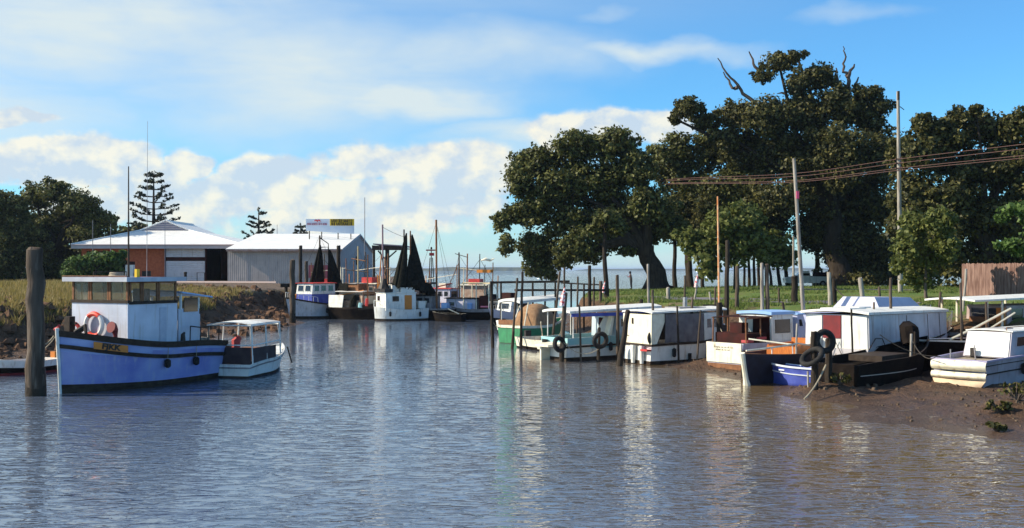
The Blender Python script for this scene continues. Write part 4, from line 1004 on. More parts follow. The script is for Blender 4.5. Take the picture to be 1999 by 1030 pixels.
def far_launch():
    t, L = boat_root('motor_launch', 'white motor launch with long sunlit awning and brown stern board beyond the green boat', (1100, 70), (994, 66.5), 5.2, BG)
    H = Hull(L, 2.2, 1.2, .85, .85, draft=.35, tr=.85, wl=.82, rake=.4)
    H.shell(t, [(.2, blackh), (.6, white), (9, white)], bul=.25)
    MB().b2(-2.62, -2.5, -.7, .7, .6, .9).build('stern_board', timber, t)
    cabin(t, -.3, 1.6, .85, .6, .8, 1.55, white, None, rf=.3, wins=[('S', .1, .5, .4, .85), ('S', .55, .9, .4, .85), ('F', .1, .9, .4, .85)])
    slab(t, -2.4, 1.9, .95, .8, 1.92, 2.1, .16, white, 'awning', .14)
    posts(t, [((x, s*.85, .85), (x, s*.85, 1.95)) for x in (-2.2, -.8) for s in (1, -1)], .03, white)
def green_boat():
    t, L = boat_root('covered_boat', 'green hulled boat with white rail and a brown canvas tent over its middle', (1092, 62), (975, 57.8), 4.6, BG)
    H = Hull(L, 1.9, 1.25, .90, .95, draft=.3, tr=.85, wl=.85, rake=.3)
    H.shell(t, [(.06, antif), (9, greenp)], bul=.3, capm=cream)
    H.strake(t, cream, 'rubbing_strake', dz=.03, h=.14, w=.04)
    vs = []; fs = []; n = 10; xs_ = [-1.0, -.9, -.45, .1, .6, 1.0, 1.15]; hs_ = [.9, 1.7, 2.05, 2.12, 2.05, 1.6, .95]; ws_ = [.86, .88, .9, .92, .88, .8, .75]
    for x, h, w in zip(xs_, hs_, ws_):
        for k in range(n+1):
            a = PI*k/n; vs.append((x, w*math.cos(a)*(1+.03*math.sin(9*a+x*3)), .9+(h-.9)*math.sin(a)**.75+.02*math.sin(7*a+x*5)))
    for i in range(len(xs_)-1):
        for k in range(n): fs.append((i*(n+1)+k, i*(n+1)+k+1, (i+1)*(n+1)+k+1, (i+1)*(n+1)+k))
    o = mkobj('canvas_tent', vs, fs, brownc, t, True)
    line(t, [(-1.6, -.5, .9), (-1.1, -.4, 2.2)], .035, cream, 'tent_pole'); line(t, [(-2.0, .0, .9), (-1.1, .2, 2.0)], .03, cream, 'tent_pole')
    MB().b2(-2.1, -1.3, -.6, .6, .6, .9).build('thwart', orangep, t)
def skiff():
    t, L = boat_root('skiff', 'low cream skiff with a dark outboard lying in front of the green boat', (1103, 51.5), (1036, 55.5), 4.6, BG)
    H = Hull(L, 1.7, .62, .52, .55, draft=.2, tr=.9, wl=.85, rake=.25, um=.35)
    H.shell(t, [(.12, blackh), (9, cream)], bul=.3, capm=cream, deck=timber)
    MB().b2(-2.55, -2.3, -.15, .15, -.1, .85).build('outboard', blackm, t)
    for x in (-1.1, 0.1): MB().b2(x-.12, x+.12, -.72, .72, .38, .43).build('thwart', timber, t)
    line(t, [(-1.8, .6, .4), (-.9, .1, 1.35)], .03, cream, 'oar')
def boat_b():
    t, L = boat_root('cabin_launch', 'white cabin launch with an aqua band and a long white awning running its whole length', (1296, 51.3), (1082, 47.7), None, BG)
    H = Hull(L, 2.3, 1.35, 1.05, 1.0, draft=.3, tr=.88, wl=.86, rake=.4)
    H.shell(t, [(.1, antif), (.62, white), (9, aquap)], bul=.35, capm=white)
    H.strake(t, rail, dz=-.36, h=.08, w=.05)
    bow_rail(t, H, .55); fenders(t, H, (.35, .7), -1)
    cabin(t, -.4, 1.9, .95, .8, .95, 1.95, mat('aqua_grey_cabin', (.42, .52, .55), .5, (.5, .55, .58), 2), None, rf=.3, wins=[('P', .05, .45, .45, .85), ('P', .55, .92, .45, .85), ('S', .08, .45, .45, .85), ('S', .55, .92, .45, .85), ('A', .3, .7, .0, .85, darkin)])
    MB().prism([(-.85, -.9, 1.05), (-.55, -.85, 2.1), (-.45, -.85, 2.1), (-.7, -.9, 1.05)], (0, .5, 0)).build('side_screen', cream, t); MB().prism([(-1.7, -.95, 1.05), (-.95, -.85, 2.05), (-.8, -.85, 2.05), (-1.2, -.95, 1.05)], (0, .06, 0)).build('side_screen', cream, t)
    slab(t, -L/2+.1, L/2-.9, 1.05, .85, 2.08, 2.22, .10, white, 'awning', .10)
    MB().b2(-L/2+.2, L/2-1.2, -1.04, -1.0, 1.93, 2.08).build('valance', navy, t)
    posts(t, [((x, s*.95, 1), (x, s*.95, 2.12)) for x in (-2.9, -1.6, 2.2) for s in (1, -1)], .03, white)
    MB().tube([(-L/2-.2, .5, .0), (-L/2-.2, .5, .55), (-L/2-.15, .5, .9)], [.06, .09, .14], 8).build('outboard', blackm, t, True)
    MB().prism([(-L/2-.7, -.5, .62), (-L/2, -1.05, .70), (-L/2, 1.0, .70), (-L/2-.75, .45, .62)], (0, 0, .09)).b2(-L/2-.5, -L/2-.02, .3, .4, .0, .62).build('stern_platform', cream, t)
def boat_c():
    t, L = boat_root('houseboat', 'boxy white houseboat with dark roll-down canvas sides and a bright cream stern', (1398, 48.2), (1243, 45.9), None, BG, z=.03)
    H = Hull(L, 2.2, 1.15, .85, .8, draft=.3, tr=.93, wl=.9, rake=.3, um=.5)
    H.shell(t, [(.08, antif), (9, white)], bul=.2, capm=rail)
    H.strake(t, rail, dz=.03, h=.09, w=.05)
    bow_rail(t, H, .78, .4); fenders(t, H, (.25,), -1)
    MB().b2(-.3, 1.2, -.5, .5, 2.28, 2.34).build('roof_board', greyh, t); MB().tube([(.6, .2, 2.3), (.6, .2, 2.75)], .1, 8).build('chimney', metal, t, True)
    MB().prism([(-L/2+.05, -1.0, .8), (-L/2+.05, -.95, 2.1), (-L/2+.75, -.95, 2.1), (-L/2+.75, -.95, 1.75), (-L/2+.3, -1.0, .85)], (0, .05, 0)).prism([(-L/2+.05, 1.0, .8), (-L/2+.05, .95, 2.1), (-L/2+.75, .95, 2.1), (-L/2+.75, .95, 1.75), (-L/2+.3, 1.0, .85)], (0, -.05, 0)).b2(-L/2+.02, -L/2+.07, -.98, .98, .78, 2.08).build('stern_screen', cream, t)
    MB().b2(-L/2-.01, -L/2+.015, .25, .35, 1.65, 1.9).build('vent_slot', rail, t)
    cabin(t, .7, 1.9, 1.0, .8, .85, 2.1, white, None, rf=.1, wins=[('S', .1, .42, .45, .82), ('S', .52, .84, .45, .82), ('P', .1, .42, .45, .82), ('P', .52, .84, .45, .82), ('F', .1, .9, .45, .85)])
    for s in (1, -1):
        vs = []; fs = []; n = 22
        for i in range(n+1):
            x = -L/2+.75+(L/2-.05)*i/n
            for k in range(6):
                z = .88+1.2*k/5; vs.append((x, s*(.97+.035*math.sin(i*1.3+k*.35)+.02*math.sin(i*2.7)), z))
        for i in range(n):
            for k in range(5): fs.append((i*6+k, (i+1)*6+k, (i+1)*6+k+1, i*6+k+1))
        mkobj('canvas_curtain', vs, fs, greyc, t, True)
    slab(t, -L/2, 2.05, 1.05, .9, 2.12, 2.2, .07, white, 'roof', .08)
    for y in (-.5, .1): MB().tube([(-L/2-.12, y, .0), (-L/2-.12, y, .6), (-L/2-.1, y, .75)], [.08, .12, .13], 8).build('outboard', white, t, True)
    MB().b2(-L/2-.25, -L/2, -1.0, -.55, .55, .62).build('boarding_step', redp, t)
    MB().b2(-.3, -.15, -1.12, -1.06, .0, .4).b2(.9, 1.05, -1.12, -1.06, .0, .4).build('fender', rubber, t)
    MB().b2(1.9, 2.5, -.4, .4, .95, 1.5).build('foredeck_gear', blackm, t); MB().tube([(2.3, -.2, 1.1), (2.3, -.2, 1.9), (2.35, -.2, 2.1)], [.1, .12, .05], 8).build('vent', white, t, True)
def boat_d():
    z = .12
    t, L = boat_root('work_launch', 'grey launch with two faint scribbled lines on its cream stern board, settled on the mud', (1570, 46.0), (1427, 43.0), 5.2, BG, z=z)
    H = Hull(L, 2.1, 1.25, .98, .98, draft=.3, tr=.9, wl=.9, rake=.35)
    H.shell(t, [(.12, timber), (9, mat('grey_lilac_hull', (.55, .52, .60), .6, (.45, .42, .48), 2, .5, streak=(.3, .22, .2)))], bul=.3, capm=white)
    fenders(t, H, (.3, .6), -1, rubber)
    MB().b2(-L/2-.05, -L/2-.01, -.88, .88, .2, .98).build('stern_board', cream, t)
    lt = MB(); rnd = random.Random(4)
    for row, zz in ((0, .80), (1, .70)):
        y = .5-.1*row
        while y > -.45+.15*row:
            w = rnd.uniform(.03, .07); lt.beam((-L/2-.055, y, zz-.03), (-L/2-.055, y-w*.6, zz+.035+(.05 if rnd.random() < .2 else 0)), .012, .012); lt.beam((-L/2-.055, y-w*.6, zz+.03), (-L/2-.055, y-w, zz-.03), .012, .012); y -= w+rnd.choice((.01, .01, .05))
    lt.build('lettering', mat('faded_lettering', (.34, .30, .24), .8), t)
    cabin(t, -.7, .7, .85, .85, .95, 2.05, white, paleblue, over=.08, rt=.12, wins=[('P', .1, .9, .3, .85), ('S', .1, .9, .3, .85), ('A', .45, .95, .02, .95, darkin), ])
    MB().b2(-2.2, -1.0, -.8, .8, .9, 1.35).b2(-1.9, -1.5, -.3, .3, 1.35, 1.75).build('cockpit_gear', darkin, t); MB().b2(-2.3, -1.9, -.9, -.6, 1.0, 1.1).b2(-1.6, -1.1, -.9, -.55, 1.1, 1.2).build('red_crate', clothr, t)
    fr = [((x, s*.85, .95), (x, s*.82, 1.95)) for x in (-2.3, -1.4) for s in (1, -1)]
    posts(t, fr, .03, timber); line(t, [(-2.35, -.85, 1.95), (-.7, -.85, 2.0)], .03, timber, 'awning_rail'); line(t, [(-2.35, .85, 1.95), (-.7, .85, 2.0)], .03, timber, 'awning_rail'); MB().b2(-2.0, -.8, -.8, .8, 1.98, 2.0).build('awning', darkin, t)
    cabin(t, 1.15, 2.2, .75, .6, 1.0, 2.0, mat('blue_lilac_cabin', (.38, .42, .62), .5, (.45, .47, .6), 2), paleblue, over=.06, rf=.45, wins=[('S', .1, .6, .5, .85), ('P', .1, .6, .5, .85), ('A', .1, .75, .05, .9, cream, 'lit_bulkhead')])  # cream panel on the aft face paints that bulkhead as sunlit
def boat_d2():
    t, L = boat_root('cabin_cruiser', 'blue-grey cabin cruiser with a broad dark side window, just beyond the varnished wooden boat', (1672, 50), (1535, 45.5), 5.5, BG, z=.15, anchor='stern')
    H = Hull(L, 2.2, 1.4, 1.1, 1.05, draft=.3, tr=.9, wl=.88, rake=.4)
    m = mat('blue_lilac_cabin', (.38, .42, .62))
    H.shell(t, [(.15, antif), (9, m)], bul=.25, capm=white)
    bow_rail(t, H, .5)
    cabin(t, -1.4, 1.0, .95, .8, 1.05, 1.95, m, mat('blue_lilac_cabin2', (.45, .46, .66), .6), rf=.35, over=.1, wins=[('S', .15, .9, .45, .9), ('P', .15, .9, .45, .9), ('F', .1, .9, .4, .9)])
    MB().b2(-2.7, -1.5, -.9, .9, 1.05, 1.1).build('engine_hatch', white, t)
def boat_e():
    t, L = boat_root('wooden_boat', 'old timber boat with cream stem, dark hull and varnished orange inside, bow into the water', (1458, 37.2), (1592, 41.6), 5.0, BG, z=.0)
    H = Hull(L, 1.9, 1.12, 1.0, 1.1, draft=.3, tr=.8, wl=.75, rake=.35, um=.45)
    H.shell(t, [(9, mat('dark_blue_black_hull', (.03, .028, .045), .7, (.02, .015, .02), 3, .5)), ], bul=.6, capm=mat('orange_cap', (.5, .25, .1), .6), deck=orangep)
    MB().tube([H.pt(1, 1, z)+Vector((.02, 0, 0)) for z in (-.1, .2, .5, .8, 1.14)], [.16, .10, .09, .09, .10], 8).build('stem_post', cream, t, True)
    MB().b2(-2.4, -.3, .55, .6, .6, 1.25).b2(-2.4, -.3, -.6, -.55, .6, 1.25).b2(-2.42, -2.36, -.6, .6, .6, 1.4).b2(-.3, -.24, -.6, .6, .6, 1.2).build('coaming', orangep, t)
    MB().b2(-1.9, -1.5, .45, .85, .8, 1.5).build('white_locker', white, t)
    line(t, [(2.55, .0, 1.2), (1.6, .5, 1.28), (.6, .8, 1.34), (.2, .8, 1.36)], .035, cream, 'rail'); line(t, [(.2, .8, 1.36), (-.6, 1.0, 1.25), (-1.3, .9, 1.15)], .03, cream, 'rail'); line(t, [(.6, .8, 1.34), (1.0, -.7, 1.5)], .03, cream, 'rail')
    posts(t, [((.55, .8, .9), (.6, .8, 1.34)), ((1.6, .5, 1.0), (1.6, .5, 1.28))], .02, white)
def boat_f():
    t, L = boat_root('dinghy', 'small dark blue dinghy with pale gunwales heeled on the mud below the wooden boat', (1506, 38.0), (1604, 36.2), 2.7, BG, z=.1, heel=R(4))
    H = Hull(L, 1.45, .62, .55, .55, draft=.22, tr=.85, wl=.7, rake=.2, um=.4)
    H.shell(t, [(9, navy)], bul=.35, capm=paleblue, deck=navy)
    H.strake(t, mat('pale_gunwale', (.62, .66, .72), .5), 'gunwale', dz=.03, h=.06, w=.04); H.strake(t, mat('pale_gunwale', (.62, .66, .72), .5), 'lower_strake', dz=-.22, h=.04, w=.03)
    for x in (-.6, .4): MB().b2(x-.12, x+.12, -.6, .6, .40, .44).build('thwart', mat('pale_gunwale', (.62, .66, .72)), t)
def boat_g():
    t, L = boat_root('white_cruiser', 'big slab sided white cabin boat with a maroon door in its bright stern', (1905, 47.5), (1631, 39.4), 9.0, BG, z=.18, anchor='stern')
    H = Hull(L, 2.75, 1.55, 1.15, .95, draft=.3, tr=.94, wl=.92, rake=.5, um=.4)
    gs = mat('shaded_cruiser_side', (.62, .59, .60), .55, (.5, .47, .48), 1.6, .5, streak=(.32, .22, .17))  # shade of the long white side is put into this colour
    H.shell(t, [(.12, antif), (9, gs)], bul=.15, capm=cream)
    H.strake(t, rail, dz=.0, h=.06, w=.04, u0=.2)
    bow_rail(t, H, .72, .5); fenders(t, H, (.25, .5), -1)
    xe = 2.1
    cabin(t, -L/2+.08, xe, 1.30, 1.12, .93, 2.18, gs, None, tum=.03, z1f=2.12, z0f=1.05, wins=[('A', .29, .57, .30, .97, maroon), ('A', .02, .27, .02, .98, white, 'lit_stern_panel'), ('A', .59, .98, .02, .98, white, 'lit_stern_panel'), ('A', .29, .57, .02, .28, white, 'lit_stern_panel')], name='cabin')  # white panels paint the stern as sunlit
    slab(t, -L/2-.12, xe+.1, 1.38, 1.15, 2.20, 2.14, .09, white, 'roof', .10)
    MB().b2(-L/2+.3, -L/2+1.5, -.4, .8, 2.32, 2.40).b2(-L/2+1.7, -L/2+2.6, .0, .9, 2.33, 2.41).build('roof_hatch', white, t)
    for s in (-1, 1):
        for x in (-1.5, 0.2, 1.2): line(t, [(x, s*1.27, 1.1), (x-.06, s*1.25, 2.1)], .012, rail, 'panel_seam')
    cabin(t, 2.2, 3.0, .85, .6, 1.2, 1.75, timber, orangeflat, rf=.2)
    rl = [(-L/2+.05, -1.3, .95), (-L/2+.3, -1.42, 1.35), (-L/2+.8, -1.42, 1.32), (-L/2+1.2, -1.35, .95)]
    line(t, rl, .018, rail, 'boarding_rail'); line(t, [(-L/2-.05, .2, .5), (-L/2-.1, .0, 1.3), (-L/2-.05, -.4, .5)], .016, rail, 'rope_loop')
def boat_g2():
    t, L = boat_root('motor_cruiser', 'lilac roofed cruiser with a raised cabin top, behind the big white cabin boat', (1855, 52.5), (1668, 46.5), 6.5, BG, z=.5, anchor='stern')
    H = Hull(L, 2.4, 1.4, 1.1, 1.0, draft=.3, tr=.9, wl=.9, rake=.4)
    H.shell(t, [(.15, antif), (9, greyh)], bul=.2)
    bow_rail(t, H, .55)
    cabin(t, -2.9, .6, 1.0, .9, 1.0, 1.72, blackh, None, name='cabin', wins=[('S', .1, .4, .3, .8), ('S', .5, .9, .3, .8)])
    vs = [(-3.2, -1.2, 1.72), (.9, -1.05, 1.70), (.9, 1.05, 1.70), (-3.2, 1.2, 1.72), (-2.9, -.75, 2.32), (.3, -.7, 2.26), (.3, .7, 2.26), (-2.9, .75, 2.32)]
    MB().add(vs, [(3, 2, 1, 0), (4, 5, 6, 7), (0, 1, 5, 4), (1, 2, 6, 5), (2, 3, 7, 6), (3, 0, 4, 7)]).build('roof', mat('lilac_roof', (.50, .50, .62), .6, (.44, .44, .55), 1.5), t)
def boat_h():
    t, L = boat_root('hulk', 'long black tarred hull lying on the mud beside the post with the tyre', (1800, 39.6), (1630, 34.9), None, BG, z=.10)
    H = Hull(L, 2.3, 1.45, .95, .85, draft=.35, tr=.75, wl=.85, rake=.5, um=.4)
    H.shell(t, [(9, blackh)], bul=.3, capm=rail, deck=blackh)
    H.strake(t, mat('thin_pale_line', (.5, .48, .45), .7), 'waterline_stripe', h=.025, w=.012, u0=.02, u1=.62, abs_z=.5, transom=False)
    MB().tube([(L/2-1.6, -.3, 1.25), (L/2-1.5, -.2, 1.7), (L/2-1.2, 0, 1.8), (L/2-.9, .2, 1.3)], [.3, .34, .3, .2], 8).build('tarpaulin_heap', blackh, t, True)
    MB().b2(-1.2, .8, -.6, .6, .8, 1.0).build('hatch', rail, t)
def boat_j():
    t, L = boat_root('sailing_hull', 'low black hull with a thin white sheer line behind the cream sterned boat', (1800, 40.0), (2090, 42.6), None, BG, z=.15)
    H = Hull(L, 2.3, 1.25, 1.15, 1.25, draft=.35, tr=.8, wl=.8, rake=.6, um=.45)
    H.shell(t, [(9, blackh)], bul=.2, capm=cream)
    H.strake(t, white, 'sheer_line', dz=.03, h=.06, w=.04)
    cabin(t, -2.0, .8, .8, .7, 1.15, 1.5, orangeflat, None)
    line(t, [(2.2, -.2, 1.2), (.9, -.1, 1.7), (-.6, 0, 2.35)], .05, cream, 'spar'); line(t, [(1.6, .3, 1.2), (-.5, .3, 2.2)], .035, cream, 'spar')
def boat_i():
    t, L = boat_root('moored_cruiser', 'lilac-shaded cruiser with a rounded cream stern in two bulging bands and a white cabin end', (2100, 40.5), (1872, 34.9), 7.4, BG, z=.22, anchor='stern')
    H = Hull(L, 2.05, 1.2, .95, .86, draft=.42, tr=.88, wl=.92, rake=.4, um=.4, fin=.3)
    hm = mat('shaded_lilac_hull', (.40, .36, .40), .6, (.30, .26, .28), 2, .5, streak=(.2, .13, .1))  # shade of the side put into the lilac of hull and cabin
    H.shell(t, [(.0, antif), (9, hm)], bul=.15, capm=lilac)
    # bulging stern boards
    for z0, z1, m_, bu in ((.52, .84, cream, .16), (.24, .46, cream, .14), (-.22, .22, mat('stern_tan', (.62, .46, .30), .6, (.5, .36, .24), 3), .10)):  # lowest stern band is plain tan
        vs = []; fs = []; n = 12; k_ = 5
        wb = .93 if z0 > 0 else .90
        for i in range(n+1):
            a = i/n*2-1
            for k in range(k_+1):
                b = k/k_; sh = math.sin(PI*b)
                wz = wb if z0 > 0 else wb*(.45+.55*b**.5)
                vs.append((-L/2-.02-bu*sh**.6*(1-.5*a**4)-.05*(1-a*a), a*wz, z0+(z1-z0)*b))
        for i in range(n):
            for k in range(k_): fs.append((i*(k_+1)+k, (i+1)*(k_+1)+k, (i+1)*(k_+1)+k+1, i*(k_+1)+k+1))
        o = MB().add(vs, fs).build('stern_band', m_, t, True)
    H.strake(t, lilac, dz=.02, h=.06, w=.05); H.strake(t, rail, 'lower_strake', dz=-.42, h=.04, w=.03, transom=False)
    bow_rail(t, H, .5, .4); fenders(t, H, (.3,), -1)
    vs = []
    cabin(t, -1.9, 2.4, .80, .78, .85, 1.70, mat('shaded_lilac_cabin', (.46, .42, .46), .6, (.38, .34, .37), 2), white, over=.05, rt=.035, ra=.25, wins=[('A', .03, .97, .03, .97, white, 'lit_cabin_end'), ('S', .08, .26, .42, .82), ('S', .34, .52, .42, .82), ('S', .62, .80, .42, .82), ('P', .2, .45, .42, .82), ('P', .55, .8, .42, .82)])  # white panel paints the aft bulkhead as sunlit beside the shaded walls
    H.strake(t, rail, 'cove_line', dz=-.16, h=.025, w=.02, transom=False)
    MB().b2(-1.2, -.6, -.3, .3, 1.74, 1.80).build('roof_hatch', greyh, t); line(t, [(-1.7, -.6, 1.76), (-1.7, -.6, 1.86), (1.9, -.55, 1.86), (1.9, -.55, 1.76)], .015, timber, 'roof_rail')
    MB().b2(-2.1, -2.0, .3, .45, .86, 1.15).build('fuel_can', blackm, t)
    posts(t, [((-3.3, .5, .86), (-3.3, .5, 1.15)), ((-3.2, -.3, .86), (-2.9, -.1, 1.3))], .02, greyh)
    anchor_rope(t, (-3.4, .8, .9), (-4.6, 2.3, 1.6), .2, .015, roped)
def boat_k():
    t, L = boat_root('canopy_boat', 'covered boat with a long thin white canopy roof, posts and windows, at the right edge', (2120, 48.5), (1868, 43.5), None, BG, z=.45)
    H = Hull(L, 2.4, 1.3, 1.1, 1.0, draft=.35, tr=.85, wl=.85, rake=.4)
    H.shell(t, [(9, greyh)], bul=.2, capm=white)
    tp = mat('pink_grey_cabin', (.48, .38, .36), .7, (.36, .26, .24), 2)
    cabin(t, -2.7, 3.0, .95, .8, 1.05, 2.08, tp, None, wins=[('S', .04, .2, .4, .9), ('S', .26, .42, .4, .9), ('S', .48, .64, .4, .9), ('S', .7, .86, .4, .9), ('A', .1, .9, .4, .9)])
    slab(t, -L/2-.5, 2.8, 1.15, 1.05, 2.28, 2.40, .07, white, 'canopy', .08)
    posts(t, [((x, s*1.03, 1.0), (x, s*1.03, 2.3)) for x in (-4.2, -3.2, .2) for s in (1, -1)], .045, cream)
    MB().b2(-3.1, -2.85, -.95, -.7, 1.1, 2.0).build('orange_oilskin', orangeflat, t); MB().lathe((-.6, -1.15, 1.3), [(.02, -.2), (.16, -.12), (.2, 0), (.16, .12), (.02, .2)], 10).build('fender', white, t, True)
    MB().b2(1.2, 1.5, -.8, -.6, 2.5, 2.7).build('red_box', redp, t)
    MB().b2(-3.0, -2.4, -.6, .6, 1.0, 1.6).build('engine_box', timber, t)
for f in (far_cruiser, far_launch, green_boat, skiff, boat_b, boat_c, boat_d, boat_d2, boat_e, boat_f, boat_g, boat_g2, boat_h, boat_j, boat_i, boat_k): f()
# ================================================================ piles, poles, jetty
def pile(name, label, top, base_px, d, w, m=postm, group='mooring posts and piles', cat='post', z0=None, flag=None, n=9, dtop=None, cap=None):
    """top=(px,py) of the head, base_px where it meets water or mud, w = width in photo px"""
    dt = dtop or d
    T = W(top[0], top[1], dt); bx = X(base_px, d); zb = min(zat(bx, d), 0)-.5 if z0 is None else z0
    zw = max(zat(bx, d), 0)
    B = Vector((bx, d, zw)); dirv = (T-B)/(T.z-B.z); Bb = B+dirv*(zb-zw)
    r = w/2/F*d
    rnd = random.Random(int(top[0]*7+top[1]))
    o = thing(name, label, cat, B, 0, group)
    k = max(4, int((T-Bb).length/.5)); pts = []; rs = []
    for i in range(k+1):
        t = i/k; p = Bb.lerp(T, t)-B
        p += Vector((rnd.uniform(-1, 1), rnd.uniform(-1, 1), 0))*r*.22*(1 if 0 < i < k else 0)
        pts.append(p); rs.append(r*(1.08-.14*t)*(1+rnd.uniform(-.07, .07)))
    pts.append(pts[-1]+Vector((0, 0, r*.25))); rs.append(rs[-1]*.75)
    sh = MB().tube(pts, rs, n)
    for v in sh.v[-n:]: v.z += rnd.uniform(-.25, .25)*r
    sh.build('shaft', m, o, True)
    # weed and oysters round the wetted foot
    if zw < .35 and w > 4:
        wb = MB(); hh = min(.9, (T.z-B.z)*.3)
        wp = [dirv*(-.2-0)+Vector((0, 0, 0)), dirv*hh*.5, dirv*hh]; wb.tube(wp, [r*1.2, r*1.16, r*1.05], n); wb.build('weed_band', postdark, o, True)
    if flag:
        z = (T-B); f = MB(); f.tube([z+Vector((-.04, -.03, .25))*1, z+Vector((-.10, -.06, -.1)), z+Vector((-.16, -.06, -.55))], [.02, .10, .12], 7); f.build('rag_flag', flag, o, True)
    return o
pinkrag = mat('red_and_white_rag', (.75, .12, .12), .9, (.85, .7, .68), 9, .5, lo=.45, hi=.5)
pile('mooring_pile', 'tallest and thickest timber pile, standing in the water at the bow of the blue workboat', (68, 487), 70, 34.2, 33, postm, n=14)
pile('mooring_pile', 'sunlit edged pile at the bow of the trawler with the royal blue band', (571, 508), 571, 79, 11, postm)
pile('wharf_pile', 'tall dark pile against the shed wall just right of the bow pile', (587, 480), 587, 99, 7, postdark)
pile('wharf_pile', 'short pile between the tall dark pile and the first hoisted net', (598, 510), 598, 98, 7, postm)
pile('wharf_pile', 'dark thick pile right of the first pair of hoisted nets', (661, 480), 661, 99, 8, postdark)
PG = 'mooring posts and piles'
plist = [
 ('dark corner post of the jetty rail beside the green boat stern', (959, 549), 962, 55, 6, postdark),
 ('slim leaning post just right of the green boat stern', (1010, 543), 1000, 54, 5, postm),
 ('tall slim post in front of the green boat, left of the brown canvas tent', (1020, 531), 1017, 54, 5, postdark),
 ('slim post leaning across the stern of the long white awning', (1093, 530), 1076, 52, 5, postm),
 ('sunlit post with a red rag at its head, through the long white awning', (1104, 572), 1096, 46.8, 9, postm),
 ('slim post against the sea at the left end of the point', (1151, 519), 1151, 74, 7, postdark),
 ('thin post beside the dark post at the left end of the point', (1160, 541), 1159, 73, 4, postm),
 ('stout pale post at the left end of the point', (1173, 549), 1173, 72, 7, postm),
 ('tall post rising through the middle of the long white awning', (1205, 537), 1207, 47.5, 7, postm),
 ('thick leaning post against the cream stern of the houseboat', (1226, 606), 1209, 44.6, 11, postdark),
 ('lit slim post standing up in front of the big fig trunk', (1265, 516), 1267, 63, 5, postpale),
 ('slim post with a tyre hanging on it beside the houseboat canvas', (1274, 566), 1276, 45.6, 5, postm),
 ('short square lilac post on the grass edge by the gravel track', (1304, 562), 1304, 69, 8, postpale),
 ('thin post left of the leaning stake on the grass edge', (1337, 538), 1337, 67, 4, postm),
 ('leaning stake with a red rag head on the grass edge', (1363, 543), 1355, 66, 4, postpale),
 ('pale short stake left of the orange topped mast', (1385, 570), 1388, 64, 4, postpale),
 ('thin dark post at the bow of the houseboat', (1368, 606), 1361, 44.8, 4, postm),
 ('dark thick post behind the foot of the orange mast', (1420, 470), 1418, 50, 9, postdark),
 ('weathered grey post right of the orange mast', (1439, 520), 1439, 58, 8, postm),
 ('left one of the close pair of tall posts behind the white cabin panels', (1487, 514), 1488, 49, 7, postpale),
 ('right one of the close pair of tall posts behind the white cabin panels', (1497, 516), 1499, 49, 8, postm),
 ('thin post on the grass right of the close pair of tall posts', (1520, 562), 1521, 61, 4, postm),
 ('slim stake leaning left over the blue-grey cabin cruiser', (1528, 590), 1543, 46.5, 5, postm),
 ('short dark post close to the cream stem of the wooden boat', (1451, 685), 1451, 39.2, 8, postdark),
 ('broad dark post on the lawn below the parked pickup', (1551, 540), 1551, 60, 13, postdark),
 ('broad white faced post with a beam, beside the lawn', (1618, 532), 1621, 57, 9, postpale),
 ('dark post pressed against the broad white faced post', (1629, 545), 1630, 57.5, 10, postdark),
 ('leaning sun bleached stump above the lilac cruiser roof', (1679, 543), 1686, 55, 9, postpale),
 ('tall thin post in front of the big white cabin boat', (1739, 543), 1737, 41, 6, postm),
 ('short post behind the tall thin post at the big white cabin boat', (1744, 600), 1744, 43, 5, postdark),
 ('pale weedy stake between the black hulk and the black sailing hull', (1779, 652), 1777, 37.2, 5, postpale),
 ('short dark stake touching the pale weedy stake', (1786, 648), 1785, 37.8, 5, postdark),
 ('crooked slim post in front of the white canopy roof', (1875, 552), 1879, 40.0, 5, postm),
 ('tall pale stake behind the white canopy roof', (1886, 525), 1880, 49, 5, postpale),
 ('thin stake between the houseboat bow and the orange mast', (1396, 560), 1396, 58, 4, postm),
 ('rail post of the jetty left of the brown canvas tent', (1040, 548), 1040, 70, 4, postdark),
 ('thin pole beside the rag topped post over the awning', (1102, 522), 1101, 62, 4, postm),
 ('short thick post on the bank near the fig trunk', (1252, 585), 1252, 66, 8, postdark),
 ('pale weedy stake at the foot of the tyre post, left edge of the hulk', (1577, 725), 1578, 34.2, 4, postpale),
 ('thin crooked stake against the hull of the awning launch, left of the tyre', (1131, 596), 1134, 46.9, 4, postm),
 ('thin dark stake right of the houseboat tyre, against the canvas', (1322, 598), 1325, 45.2, 4, postdark),
 ('slim stake in the mud between the houseboat and the grey launch', (1352, 580), 1347, 46.8, 5, postm),
 ('thin stake rising before the orange coaming of the wooden boat', (1556, 632), 1553, 38.6, 4, postpale),
 ('slim dark stake right of the maroon door, against the bright stern', (1662, 604), 1665, 38.2, 4, postdark),
 ('thin stake against the side of the big white cabin boat, right of its corner', (1706, 590), 1703, 40.0, 4, postm),
 ('leaning stake between the white canopy roof and the big white cabin boat', (1836, 570), 1828, 43.5, 5, postm),
 ('thin post behind the pale spars at the right edge', (1925, 590), 1927, 41.5, 5, postm),
 ('slim post at the grass edge behind the lilac cruiser roof', (1716, 560), 1718, 56, 5, postm),
 ('thin mast-like stake behind the green boat, right of the brown canvas tent', (1128, 540), 1127, 66, 4, postm),
]
for lab, top, bx, d, w, m in plist:
    fl = pinkrag if 'rag' in lab and 'beside the rag' not in lab else None
    pile('mooring_post', lab, top, bx, d, w, m, PG, flag=fl)
# red and white pennant on the trunk by the water, a post of its own
pile('mooring_post', 'dark post with a large red and white rag, against the sea on the point', (1182, 556), 1184, 75, 8, postdark, PG, flag=pinkrag)
